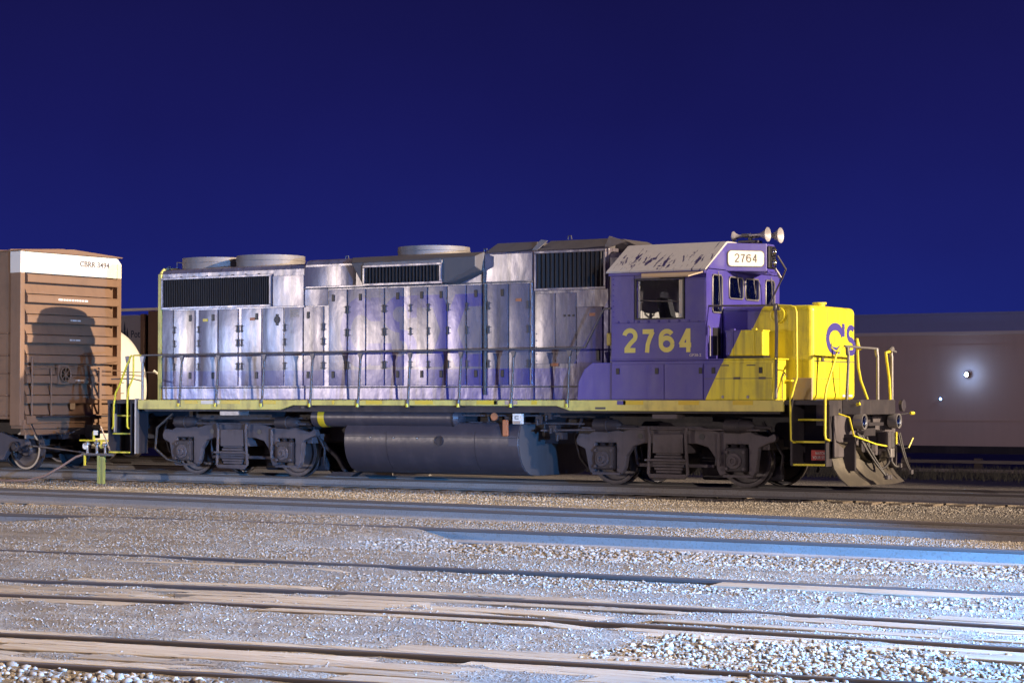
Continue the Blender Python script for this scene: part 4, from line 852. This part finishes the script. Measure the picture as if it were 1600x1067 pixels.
# --- fuel tank and air reservoir
tp = [(-1.30, 1.16), (-1.40, .98), (-1.42, .86), (-1.42, .70), (-1.38, .52), (-1.30, .36), (-1.18, .23), (-1.02, .15), (-.85, .125)]
FT = P('fuel_tank', MB().prism(tp + [(-y, z) for y, z in tp[::-1]], 'x', 4.40, 8.56), 'tank', smooth=24, bevel=.012)
P('tank_end', MB().prism([(y * .985, .135 + (z - .125) * .985) for y, z in tp] + [(-y * .985, .135 + (z - .125) * .985) for y, z in tp[::-1]], 'x', 8.561, 8.575), 'dusty_lit', FT)
P('tank_band', bx(4.42, 8.54, -1.428, -1.420, .865, .873), 'under', FT)
for xx in (5.44, 7.55): P('weld_seam', MB().prism([(y - .003, z) for y, z in tp[1:7]] + [(y + .01, z) for y, z in tp[1:7][::-1]], 'x', xx, xx + .014), 'under', FT)
P('gauge_ring', MB().lathe((6.72, -1.415, .80), (0, -1, 0), [(0, .10), (.03, .10), (.032, .08), (.012, .075), (.012, .001)], 24), 'under', FT, smooth=40)
for xx in (5.05, 5.62, 6.2): P('weld_lug', MB().lathe((xx, -1.42, .85), (0, -1, 0), [(0, .02), (.02, .014), (.025, .001)], 8), 'steel', FT, smooth=60)
P('fuel_filler', MB().box(8.22, 8.34, -1.46, -1.40, .90, 1.22), 'orange', FT, bevel=.02); P('filler_patch', bx(8.34, 8.52, -1.428, -1.415, .72, .90), 'truckm', FT)
P('tank_hanger', bx(4.5, 8.45, -1.0, 1.0, 1.16, 1.40), 'under', FT)
AR = P('air_reservoir', MB().lathe((3.45, -1.22, 1.25), (1, 0, 0), [(0, .02), (.03, .12), (.10, .20), (3.60, .20), (3.68, .14), (3.72, .02)], 28), 'tank', smooth=30)
P('reservoir_band', MB().lathe((3.72, -1.22, 1.25), (1, 0, 0), [(0, .203), (.001, .206), (.16, .206), (.161, .203)], 28), 'patch', AR, smooth=40); P('reservoir_strap', MB().lathe((7.0, -1.22, 1.25), (1, 0, 0), [(0, .203), (.001, .21), (.05, .21), (.051, .203)], 28), 'under', AR, smooth=40)
for a, b_ in (((7.1, -1.25, 1.30), (9.4, -1.25, 1.30)), ((7.3, -1.2, 1.16), (9.9, -1.2, 1.15)), ((9.0, -1.3, 1.02), (10.2, -1.3, 1.04)), ((-.3, -1.25, 1.10), (3.3, -1.25, 1.10)), ((9.9, -1.28, 1.08), (13.6, -1.28, 1.06)), ((-.6, -1.1, 1.2), (3.2, -1.1, 1.22))):
    P('brake_pipe', MB().tube([a, b_], .018, 6), 'truckm')
vb = P('valve_box', bx(8.48, 8.68, -1.50, -1.40, 1.14, 1.34), 'whiteb', bevel=.01); P('box_mark', MB().box(8.545, 8.62, -1.505, -1.5005, 1.235, 1.25).box(8.545, 8.62, -1.505, -1.5005, 1.28, 1.295).box(8.535, 8.55, -1.505, -1.5005, 1.235, 1.295), 'ink', vb); P('box_mark', bx(8.49, 8.67, -1.503, -1.5005, 1.145, 1.20), 'steel', vb)
P('shutoff_disc', MB().cyl((8.02, -1.44, 1.28), (8.02, -1.40, 1.28), .075, seg=14), 'orange')
for xx, zz in ((7.8, 1.26), (8.2, 1.22), (8.9, 1.22), (9.2, 1.06), (9.35, .92), (9.1, 1.3)): P('pipe_fitting', MB().box(xx, xx + .16, -1.35, -1.15, zz - .07, zz + .07).cyl((xx + .05, -1.36, zz - .1), (xx + .05, -1.36, zz + .02), .03, seg=8), 'under', bevel=.015)
P('bolster_bracket', bx(1.25, 1.75, -1.54, -1.2, 1.28, 1.36), 'steel'); P('bolster_bracket', bx(11.55, 12.05, -1.54, -1.2, 1.26, 1.34), 'truckm')
# --- trucks
def wheelset(x, parent, r=.508, prefix=''):
    for s in (-1, 1):
        w = P('wheel', MB().lathe((x, s * .69, r), (0, s, 0), [(0, r + .027), (.025, r + .022), (.033, r + .004), (.135, r - .003), (.14, r - .02), (.135, r - .075), (.085, r - .10), (.06, r * .55), (.085, .19), (.15, .16), (.17, .14), (.17, .001)], 48), 'wheel', parent, smooth=35)
        P('tread', MB().lathe((x, s * .69, r), (0, s, 0), [(.034, r - .002), (.035, r + .0055), (.133, r - .0015), (.134, r - .01)], 48), 'tread', w, smooth=35)
    P('axle', MB().cyl((x, -1.05, r), (x, 1.05, r), .085), 'under', parent, smooth=40)
def sideframe(m, c, s):
    y0, y1 = sorted((s * 1.06, s * 1.20)); A = 1.3715
    pts = []
    top = [(-2.02, .86), (-1.95, .98), (-1.75, .96), (-1.45, 1.10), (-1.0, 1.02), (-.62, 1.12), (.62, 1.12), (1.0, 1.02), (1.45, 1.10), (1.75, .98), (1.98, .94), (2.10, 1.0), (2.16, .94), (2.13, .86)]
    bot = [(1.98, .82), (1.80, .74), (1.74, .30), (1.68, .22), (1.60, .26), (1.60, .80), (1.14, .80), (1.14, .26), (1.02, .22), (.96, .34), (.92, .56), (.78, .74), (.55, .80), (-.55, .80), (-.78, .74), (-.92, .56), (-.96, .34), (-1.02, .22), (-1.14, .26), (-1.14, .80), (-1.60, .80), (-1.60, .26), (-1.68, .22), (-1.74, .30), (-1.82, .68), (-2.0, .76)]
    m.prism([(c + a, z) for a, z in top + bot], 'y', y0, y1)
def truck(c):
    m = MB()
    sideframe(m, c, -1); sideframe(m, c, 1); m.box(c - .32, c + .32, -1.3, 1.3, .62, .98)
    m.box(c - 1.95, c - 1.80, -1.06, 1.06, .7, .9).box(c + 1.80, c + 1.95, -1.06, 1.06, .7, .9)
    T = P('truck', m, 'truckm', bevel=.02)
    for a in (-1.3715, 1.3715):
        wheelset(c + a, T)
        for s in (-1, 1):
            ya, yb = sorted((s * 1.08, s * 1.28))
            j = P('journal_box', MB().box(c + a - .20, c + a + .20, ya, yb, .30, .74), 'under', T, bevel=.03)
            P('bearing_cap', MB().lathe((c + a - .03, s * 1.28, .50), (0, s, 0), [(0, .15), (.03, .14), (.03, .085), (.07, .08), (.075, .045), (.05, .04), (.05, .001)], 24), 'truckm', j, smooth=40)
            for q in (-.17, .17):
                for zz in (.36, .66): P('bolt', MB().cyl((c + a + q, s * 1.27, zz), (c + a + q, s * 1.31, zz), .028, seg=8), 'truckm', j)
            for q in (-.09, .09): P('equalizer_spring', MB().lathe((c + a + q, s * 1.14, .74), (0, 0, 1), [(k * .013, .065 if k % 2 else .05) for k in range(9)], 14), 'under', T)
            P('pedestal_tie', bx(c + a - .30, c + a + .30, *sorted((s * 1.08, s * 1.18)), .20, .245), 'truckm', T)
        sgn = 1 if a < 0 else -1
        bc = P('brake_cylinder', MB().lathe((c + a - .22, -1.22, 1.13), (1, 0, 0), [(0, .06), (.01, .125), (.26, .125), (.27, .135), (.30, .135), (.31, .12), (.50, .10), (.58, .05), (.60, .01)], 24), 'under', T, smooth=40)
        P('push_rod', MB().tube([(c + a + .36, -1.22, 1.12), (c + a + .70, -1.22, 1.10)], .03, 8), 'under', bc)
    for s in (-1, 1):
        yy = s * 1.30
        P('swing_hanger', MB().tube([(c - .40, yy, 1.10), (c - .37, yy, .95), (c - .40, yy, .25), (c - .36, yy, .18), (c + .36, yy, .18), (c + .42, yy, .25), (c + .37, yy, .95), (c + .40, yy, 1.10)], .032, 8).box(c - .38, c + .38, s * 1.30 - .03, s * 1.30 + .03, .20, .24), 'truckm', T, smooth=50)
        lf = MB()
        for k in range(7): lf.box(c - .36 + .035 * abs(k - 3), c + .36 - .035 * abs(k - 3), *sorted((s * 1.16, s * 1.27)), .26 + .055 * k, .30 + .055 * k)
        P('leaf_spring', lf, 'truckm', T)
        P('hanger_bar', bx(c - .46, c + .40, *sorted((s * 1.27, s * 1.36)), .475, .515), 'truckm', T, bevel=.01)
        P('bolster_end', bx(c - .22, c + .22, *sorted((s * 1.2, s * 1.29)), .68, .96), 'under', T, bevel=.02)
        P('frame_hole', MB().cyl((c - .62, s * 1.195, .93), (c - .62, s * 1.206, .93), .055, seg=14), 'latch', T); P('frame_hole', MB().cyl((c + .66, s * 1.195, .93), (c + .66, s * 1.206, .93), .055, seg=14), 'latch', T)
        for a in (-.95, .95): P('brake_shoe', MB().prism([(c + a - .10, .28), (c + a + .06, .24), (c + a + .10, .50), (c + a + .02, .72), (c + a - .06, .70), (c + a - .10, .5)], 'y', *sorted((s * .72, s * .86))), 'under', T, bevel=.015)
        P('brake_hanger', MB().tube([(c - .9, s * .95, .9), (c - .82, s * .95, .4)], .03, 6).tube([(c + .9, s * .95, .9), (c + .82, s * .95, .4)], .03, 6).box(c - .8, c + .8, *sorted((s * .92, s * .98)), .36, .42), 'truckm', T)
        P('snubber', MB().cyl((c + 1.02 if s < 0 else c - 1.02, s * 1.24, .40), (c + 1.02 if s < 0 else c - 1.02, s * 1.24, 1.0), .03, seg=8), 'truckm', T)
        P('sand_pipe', MB().tube([(c - 2.0, s * 1.0, 1.25), (c - 2.18, s * .95, .9), (c - 2.12, s * .85, .5), (c - 1.9, s * .78, .2)], .03, 7), 'under', T, smooth=60)
        P('sand_pipe', MB().tube([(c + 1.75, s * .9, 1.2), (c + 2.15, s * .9, .6), (c + 2.05, s * .8, .25)], .03, 7), 'under', T, smooth=60)
    for a in (-.42, .42): P('traction_motor', MB().cyl((c + a * 1.5 - .0, -.55, .5), (c + a * 1.5, .55, .5), .36, seg=20), 'under', T, smooth=40)
    P('gear_case', bx(c + .35, c + 2.0, -.62, -.50, .12, .42), 'under', T, bevel=.05)
    return T
T_1 = truck(1.3715); T_2 = dup(T_1, LO, (10.363, 0, 0))
P('rail_sweep_shoe', MB().prism([(3.55, .035), (4.15, .035), (4.32, .12), (3.70, .12)], 'y', -.86, -.62), 'under'); P('sweep_bracket', MB().tube([(3.3, -.75, .75), (3.75, -.75, .4), (3.95, -.75, .12)], .05, 8), 'under')
P('rear_hose', MB().tube([(-.35, -1.2, 1.3), (-.75, -1.25, 1.0), (-.80, -1.25, .55), (-.5, -1.2, .32), (-.1, -1.2, .25)], .03, 8), 'hose', smooth=60)

# ================================================================== BROWN BOXCAR at the left
XB = -4.49
BC = thing('boxcar', (-12, 0, 0), 'brown high-cube boxcar with a white band across its end, left of the locomotive', 'boxcar')
def B(name, mb, mat, parent=None, **k): return mb.build(name, M[mat], parent or BC, **k)
body = B('body', bx(-20.2, XB - .12, -1.57, 1.57, 1.16, 4.96), 'brown', bevel=.01)
for i in range(12): B('side_post', bx(-5.7 - i * 1.2, -5.55 - i * 1.2, -1.63, -1.571, 1.2, 4.86), 'brown', body, bevel=.01)
B('corner_post', bx(XB - .30, XB + .02, -1.64, -1.50, 1.02, 4.93), 'brown', bevel=.015); B('corner_post', bx(XB - .30, XB + .02, 1.50, 1.64, 1.02, 4.46), 'brown', bevel=.015)
B('corner_post', MB().prism([(1.50, 4.461), (1.64, 4.461), (1.64, 4.80), (1.50, 4.93)], 'x', XB - .30, XB + .02), 'cream', bevel=.01); B('corner_cap', bx(XB - .31, XB + .024, -1.645, -1.495, 4.45, 4.935), 'cream', bevel=.012)
B('end_band', bx(XB - .04, XB + .035, -1.494, 1.36, 4.46, 4.93), 'cream', bevel=.01); B('end_band_edge', bx(XB - .04, XB - .002, 1.36, 1.50, 4.46, 4.93), 'cream')
B('roof', MB().prism([(-1.65, 4.94), (1.65, 4.94), (1.65, 4.965), (.0, 5.06), (-1.65, 4.965)], 'x', -20.2, XB + .045), 'brown', bevel=.008); 
m = MB()
for i in range(26): m.prism([(-1.655, 4.93), (1.655, 4.93), (1.655, 4.985), (0, 5.085), (-1.655, 4.985)], 'x', XB - .35 - i * .6, XB - .29 - i * .6)
B('roof_seam', m, 'brown', kind='stuff')
# end sheet: pressed ribs, each overhanging the panel below it
zt = 4.45
k = 0
for i in range(8):
    z1 = zt - .455 * i; z0 = z1 - .205
    rib = B('end_rib', MB().prism([(XB - .12, z1), (XB + .06, z1 - .02), (XB + .085, z1 - .06), (XB + .085, z0 + .012), (XB + .07, z0), (XB - .12, z0)], 'y', -1.48, 1.49), 'brown', bevel=.006)
    B('end_panel', MB().prism([(XB - .12, z0 - .002), (XB - .075, z0 - .002), (XB + .04, z0 - .235), (XB + .04, z0 - .2495), (XB - .12, z0 - .2495)], 'y', -1.48, 1.32), 'brown')
lettering('CBRR 3494', (XB + .037, .22, 4.68), (0, 1, 0), (0, 0, 1), .98, .13, M['ink'], BC, bold=.01)
def dashes(y0, z, words, h, w):
    y = y0; m = MB()
    for nn in words:
        m.box(XB + .080, XB + .0875, y, y + nn * w, z, z + h); y += nn * w + w * .6
    B('stencil_line', m, 'white_print')
dashes(-.52, 3.86, (4, 2, 2, 2, 2, 1, 2, 2, 2, 3), .045, .035); dashes(-.12, 3.40, (1, 4, 3), .035, .035); dashes(-.15, 2.95, (2, 1, 1, 4), .035, .035); dashes(.05, 2.03, (1, 3, 4), .03, .03)
# end handrails, brake wheel, crossover platform, ladder
def rod(name, pts, r, mat='brown'): return B(name, MB().tube(pts, r, 7), mat, smooth=60)
rod('end_grab', [(XB + .1, -1.35, 1.25), (XB + .1, -1.35, 2.55)], .028); rod('end_grab', [(XB + .1, -.75, 1.25), (XB + .1, -.75, 2.3)], .022)
B('ladder_stile', MB().box(XB + .09, XB + .14, .78, .85, .95, 2.35).box(XB + .10, XB + .13, .55, .58, 1.0, 2.05), 'brown')
for zz in (1.25, 1.62, 2.0, 2.3): rod('ladder_rung', [(XB + .12, .55, zz), (XB + .12, 1.5, zz - .02)], .014)
rod('end_grab', [(XB + .1, -1.5, 2.35), (XB + .13, -.2, 2.35), (XB + .13, 1.4, 2.5)], .012)
B('brake_wheel', MB().lathe((XB + .20, -.40, 2.18), (1, 0, 0), [(0, .16), (.015, .175), (.03, .16), (.015, .145), (0, .16)], 28), 'brown', smooth=60); B('brake_gear', MB().box(XB + .04, XB + .14, -.55, -.22, 1.95, 2.4).cyl((XB + .1, -.40, 2.18), (XB + .21, -.40, 2.18), .05), 'brown', bevel=.02)
for t in range(4): a = t * math.pi / 4; rod('brake_spoke', [(XB + .215, -.40 - .16 * math.cos(a), 2.18 - .16 * math.sin(a)), (XB + .215, -.40 + .16 * math.cos(a), 2.18 + .16 * math.sin(a))], .012)
B('crossover_platform', MB().box(XB + .02, XB + .28, -1.2, .9, 1.20, 1.235), 'under'); B('end_sill', bx(XB - .35, XB + .05, -1.55, 1.55, .95, 1.16), 'brown', bevel=.01); B('placard', bx(XB + .075, XB + .082, -.12, .04, 1.38, 1.52), 'tan')
for zz in (1.25, 1.7, 2.2, 2.6, 3.1): rod('side_ladder_rung', [(XB - .75, -1.66, zz), (XB - .36, -1.66, zz)], .014)
B('centre_sill', bx(-20, XB, -.3, .3, .7, 1.16), 'under')
c_ = B('coupler', MB().box(XB, XB + .62, -.08, .08, .80, .96).prism([(XB + .55, -.12), (XB + .80, -.16), (XB + .82, .02), (XB + .76, .16), (XB + .55, .14)], 'z', .72, 1.03), 'under', bevel=.02)
rod('uncoupling_lever', [(XB + .25, -1.5, 1.05), (XB + .25, -1.35, .80), (XB + .4, -.4, .85), (XB + .5, -.2, .95)], .016, 'under')
B('air_hose', MB().tube([(XB + .3, .3, .75), (XB + .6, .32, .45), (XB + .9, .3, .5)], .03, 7), 'hose', smooth=60)
def freight_truck(c, root, mat='under'):
    m = MB()
    for s in (-1, 1):
        m.prism([(c - 1.2, .58), (c - 1.15, .70), (c - .85, .72), (c - .40, .86), (c + .40, .86), (c + .85, .72), (c + 1.15, .70), (c + 1.2, .58), (c + .95, .50), (c + .7, .54), (c + .42, .22), (c - .42, .22), (c - .7, .54), (c - .95, .50)], 'y', *sorted((s * .96, s * 1.12)))
    m.box(c - .2, c + .2, -1.2, 1.2, .45, .72)
    t = m.build('truck', M['truckm'], root, bevel=.02)
    for a in (-.89, .89):
        x = c + a; r = .457
        for s in (-1, 1):
            w = MB().lathe((x, s * .69, r), (0, s, 0), [(0, r + .027), (.03, r + .02), (.036, r + .003), (.135, r - .003), (.14, r - .02), (.135, r - .07), (.08, r - .09), (.06, r * .5), (.09, .16), (.15, .13), (.15, .001)], 40).build('wheel', M['wheel'], t, smooth=35)
            MB().lathe((x, s * .69, r), (0, s, 0), [(.137, r - .012), (.142, r - .014), (.142, r - .055), (.137, r - .058)], 40).build('rim', M['tread'], w, smooth=35)
            MB().lathe((x, s * 1.08, r + .08), (0, s, 0), [(0, .12), (.10, .12), (.11, .08), (.14, .07), (.14, .001)], 16).build('bearing_cap', M['under'], t, smooth=40)
        MB().cyl((x, -1.0, r), (x, 1.0, r), .075).build('axle', M['under'], t, smooth=40)
    for s in (-1, 1):
        for q in (-.2, 0, .2): MB().lathe((c + q, s * 1.04, .28), (0, 0, 1), [(k_ * .035, .075 if k_ % 2 else .055) for k_ in range(9)], 12).build('spring', M['under'], t)
    return t
freight_truck(-5.98, BC); freight_truck(-17.5, BC)
rod('brake_rod', [(XB - .2, -1.0, .55), (XB + .6, -.9, .48), (XB + 1.3, -.9, .42)], .02, 'post')
B('mud_flap', MB().box(XB - .22, XB - .17, -1.25, -1.0, .72, 1.16), 'steel')

# ================================================================== yard air valve and hose beside the boxcar
YV = thing('yard_air_valve', (-1.75, -1.95, -.22), 'lime yellow valve post with brass fittings between boxcar and locomotive', 'valve post')
def Yv(n, mb, mt, **k): return mb.build(n, M[mt], YV, **k)
gx, gy = -1.72, -1.95
Yv('post', MB().box(gx - .09, gx - .03, gy - .03, gy + .03, -.26, .40).box(gx + .05, gx + .10, gy - .03, gy + .03, -.26, .38).box(gx - .03, gx + .05, gy - .012, gy + .012, -.26, .38), 'lime')
Yv('manifold', MB().cyl((gx - .55, gy, .42), (gx + .35, gy, .42), .035, seg=10), 'post', smooth=40)
for dx, h in ((-.40, .26), (-.12, .30), (.12, .22)): Yv('valve', MB().cyl((gx + dx, gy, .44), (gx + dx, gy, .44 + h), .03, seg=10).lathe((gx + dx, gy, .48 + h * .5), (0, 0, 1), [(0, .03), (.02, .07), (.06, .07), (.08, .03)], 12), 'steel', smooth=40)
for dx, z0_, z1_ in ((-.46, .18, .44), (-.20, .72, .92), (.02, .56, .72)): Yv('valve_handle', MB().box(gx + dx - .022, gx + dx + .022, gy - .03, gy, z0_, z1_), 'yellow')
Yv('lever', MB().tube([(gx + .02, gy - .03, 1.02), (gx + .28, gy - .03, .52)], .015, 6), 'tan'); Yv('gauge', MB().cyl((gx - .44, gy - .04, .60), (gx - .44, gy - .01, .60), .07, seg=14), 'whiteb'); Yv('tag', bx(gx - .18, gx - .06, gy - .05, gy - .04, .84, .94), 'whiteb')
Yv('cross_bar', MB().tube([(gx - .62, gy, .72), (gx + .2, gy, .72)], .02, 6), 'yellow')
hz = MB().tube([(gx - .5, gy, .42), (gx - .72, gy - .02, .36), (gx - 1.05, gy - .1, .16), (gx - 1.45, gy - .2, -.06), (gx - 1.95, gy - .25, -.17), (gx - 2.6, gy - .25, -.19), (gx - 3.6, gy - .12, -.18), (gx - 4.6, gy - .05, -.18), (gx - 8, gy, -.185)], .028, 8).build('air_hose', M['hosered'], None, smooth=60)
tag(hz, 'faded reddish hose lying on the ground below the boxcar', 'hose')

# ================================================================== cream tank car and lumber car behind
YT = 4.4
TT = thing('railway_track', (-18, YT, -.3), 'railway track carrying the cream tank car behind the boxcar', 'railway track', 'yard tracks')
rail('x', -60, 2, TT, 31, 0, lambda q: np.zeros(len(q)) + YT - .755); rail('x', -60, 2, TT, 31, 0, lambda q: np.zeros(len(q)) + YT + .755)
TK = thing('tank_car', (-14, YT, 0), 'cream tank car with rounded end behind the brown boxcar', 'tank car')
MB().lathe((-7.45, YT, 1.90), (-1, 0, 0), [(-.22, .02), (-.20, .55), (-.14, 1.05), (-.05, 1.38), (.08, 1.53), (.2, 1.55), (12.8, 1.55), (12.95, 1.4), (13.1, .8), (13.15, .02)], 56).build('tank', M['cream'], TK, smooth=40)
MB().box(-21, -6.9, YT - 1.3, YT + 1.3, .95, 1.12).build('frame', M['under'], TK); MB().box(-7.5, -6.75, YT - 1.4, YT + 1.4, .98, 1.22).build('end_platform', M['black'], TK)
MB().tube([(-7.0, YT + 1.2, 1.1), (-7.0, YT + 1.45, 1.6), (-7.0, YT + 1.40, 2.25), (-7.1, YT + 1.3, 2.35)], .035, 8).build('end_handrail', M['cream'], TK, smooth=60); MB().tube([(-7.0, YT - 1.3, 2.3), (-7.0, YT + 1.3, 2.3)], .012, 6).build('end_handrail', M['post'], TK)
for zz in (2.02, 1.75): MB().box(-7.222, -7.214, YT + .1, YT + .32, zz, zz + .02).build('stencil_line', M['ink'], TK)
def trk(c, root, yo):
    t = freight_truck(c, root)
    t.location.y += yo; WL[t.name][1] += yo
trk(-9.2, TK, YT); trk(-18.8, TK, YT)
YL = 8.9
TL = thing('railway_track', (-18, YL, -.3), 'railway track under the lumber car in the background', 'railway track', 'yard tracks')
rail('x', -60, 2, TL, 31, 0, lambda q: np.zeros(len(q)) + YL - .755); rail('x', -60, 2, TL, 31, 0, lambda q: np.zeros(len(q)) + YL + .755)
LC = thing('lumber_car', (-16, YL, 0), 'brown bulkhead flat car loaded with wrapped lumber packs behind the tank car', 'flat car')
def Lb(n, mb, mt, **k): return mb.build(n, M[mt], LC, **k)
XE = -8.05; yf = YL - 1.45
Lb('deck', bx(-24, XE, yf, YL + 1.45, 1.0, 1.25), 'brown'); bh = Lb('bulkhead', bx(XE - .80, XE - .02, yf - .02, YL + 1.45, 1.252, 4.0), 'brown', bevel=.01)
for i in range(9): MB().box(XE - .30, XE - .06, yf - .045, yf - .022, 1.6 + i * .27, 1.625 + i * .27).build('slot', M['latch'], bh)
Lb('stake', bx(XE - 1.06, XE - .92, yf - .04, yf + .1, 1.252, 3.92), 'brown', bevel=.01); 
for i in range(4): Lb('lumber_pack', bx(-19 + i * 4.4 - 1.0, -19 + i * 4.4 + 2.3 if i < 3 else XE - 1.0, yf + .04, YL + 1.4, 1.26, 3.90), 'lumber', bevel=.03)
Lb('top_rail', MB().box(-24, XE + .2, yf - .03, yf + .06, 4.01, 4.08), 'cream')
lettering('Potl', (XE - 1.46, yf + .038, 3.28), (1, 0, 0), (0, 0, 1), .36, .20, M['green'], LC, bold=.01)
m = MB()
for dx, hh in ((-1.80, .42), (-1.70, .60), (-1.60, .45)): 
    for k in range(4): zz = 3.05 + hh * k / 4; w = .10 * (1 - k / 4.6); m.add([(XE + dx - w, yf + .034, zz), (XE + dx + w, yf + .034, zz), (XE + dx, yf + .034, zz + hh * .42)], [(0, 1, 2)])
Lb('tree_emblem', m, 'green')
trk(-11, LC, YL); trk(-21.5, LC, YL)

# ================================================================== freight train passing behind on the right
YF = 27.4; ZF = -.80
TF = thing('railway_track', (0, YF, ZF - .2), 'far railway track carrying the dark freight car at the right', 'railway track', 'yard tracks')
rail('x', -60, 60, TF, 60, ZF, lambda q: np.zeros(len(q)) + YF - .755); rail('x', -60, 60, TF, 60, ZF, lambda q: np.zeros(len(q)) + YF + .755)
M['dusky'] = worn('dull_freight_brown', (.60, .44, .38), .8, 0, (.50, .37, .32), .5, .5)
M['dusky2'] = worn('dull_freight_grey', (.66, .56, .52), .8, 0, (.6, .5, .47), .4, .5)
M['haze_blue'] = worn('sky_haze_blue', (.26, .28, .52), .8, 0, (.23, .25, .47), .4, .5)  # sky glimpsed through the moving train's blur, put into this colour
FC = thing('freight_car', (2, YF, ZF), 'long dark brown enclosed freight car standing in the background at right', 'freight car')
def Fb(n, mb, mt, **k): return mb.build(n, M[mt], FC, **k)
Fb('body', bx(-10, 17, YF - 1.5, YF + 1.5, .18, 3.55), 'dusky'); Fb('blur_haze_band', bx(-10, 17, YF - 1.44, YF + 1.44, 3.66, 4.18), 'haze_blue'); Fb('roof', bx(-10.1, 17.1, YF - 1.46, YF + 1.46, 4.182, 4.24), 'haze_blue')  # top band and roof stand for the see-through blur above the body
Fb('top_chord', bx(-10, 17, YF - 1.53, YF + 1.53, 3.552, 3.66), 'dusky2', bevel=.01)
for zz in (.95, 2.2, 3.2): Fb('side_rib', bx(-10, 17, YF - 1.512, YF - 1.501, zz, zz + .05), 'dusky')
Fb('side_sill', bx(-10, 17, YF - 1.53, YF - 1.2, -.05, .178), 'under')
def trk2(c, root, yo, zo):
    t = freight_truck(c, root); t.location.y += yo; t.location.z += zo
trk2(-7, FC, YF, ZF); trk2(14.4, FC, YF, ZF)
# low timber rack and dry grass on the verge
RK = thing('timber_rack', (10.3, 19.0, -.5), 'low weathered timber rack in the dry grass at right', 'timber rack')
for a in (8.3, 10.35, 12.4): MB().box(a - .09, a + .09, 18.9, 19.1, -.62, .02).build('post', M['tie'], RK, bevel=.01)
for zz in (-.12, -.36): MB().box(8.2, 12.6, 18.86, 18.9, zz, zz + .09).build('rail_board', M['plank'], RK, bevel=.008)
m = MB(); n = 9000
gx_ = rng.uniform(0, 16, n); gy_ = rng.uniform(13.5, 25, n); gh = rng.uniform(.10, .34, n); a_ = rng.uniform(0, 6.28, n); gzz = gz_fast(gx_, gy_)
vs = []; fs = []
for i in range(n):
    c, s_ = math.cos(a_[i]) * .012, math.sin(a_[i]) * .012; l = gh[i] * .4
    vs += [(gx_[i] - c, gy_[i] - s_, gzz[i] - .01), (gx_[i] + c, gy_[i] + s_, gzz[i] - .01), (gx_[i] + l * math.sin(a_[i] * 3), gy_[i] + l * math.cos(a_[i] * 2), gzz[i] + gh[i])]; fs.append((3 * i, 3 * i + 1, 3 * i + 2))
m.add(vs, fs); me = bpy.data.meshes.new('dry_grass'); me.from_pydata(vs, [], fs); me.materials.append(M['grass']); o = bpy.data.objects.new('dry_grass', me); COL.objects.link(o); o['kind'] = 'stuff'; o['label'] = 'dry grass on the far verge below the freight car'; o['category'] = 'grass'
# lit lamp and small marker on brackets at the side of the freight car
LPX, LPY, LPZ = 7.58, YF - 1.53, 2.345
YLm = thing('work_lamp', (LPX, LPY, LPZ), 'bright blue white lamp glaring from the side of the dark freight car', 'lamp')
MB().box(LPX - .05, LPX + .05, LPY - .10, LPY, LPZ - .05, LPZ + .05).build('bracket', M['black'], YLm); MB().lathe((LPX, LPY - .08, LPZ), (0, -1, 0), [(0, .03), (.02, .06), (.09, .07), (.095, .062)], 18).build('lamp_head', M['black'], YLm, smooth=40)
MB().lathe((LPX, LPY - .165, LPZ), (0, -1, 0), [(0, .060), (.02, .055), (.05, .03), (.06, .001)], 18).build('lens', M['lamp_on'], YLm, smooth=60)
lamp('work_lamp_light', (LPX, LPY - .35, LPZ), 11, (.30, .52, 1), .06)
SGX, SGZ = 6.70, 1.61
MSG = thing('marker_light', (SGX, LPY, SGZ), 'tiny blue marker light low on the side of the dark freight car', 'marker light')
MB().box(SGX - .04, SGX + .04, LPY - .04, LPY, SGZ - .04, SGZ + .04).build('housing', M['black'], MSG); MB().lathe((SGX, LPY - .041, SGZ), (0, -1, 0), [(0, .04), (.02, .035), (.03, .001)], 10).build('lens', M['lamp_dot'], MSG)
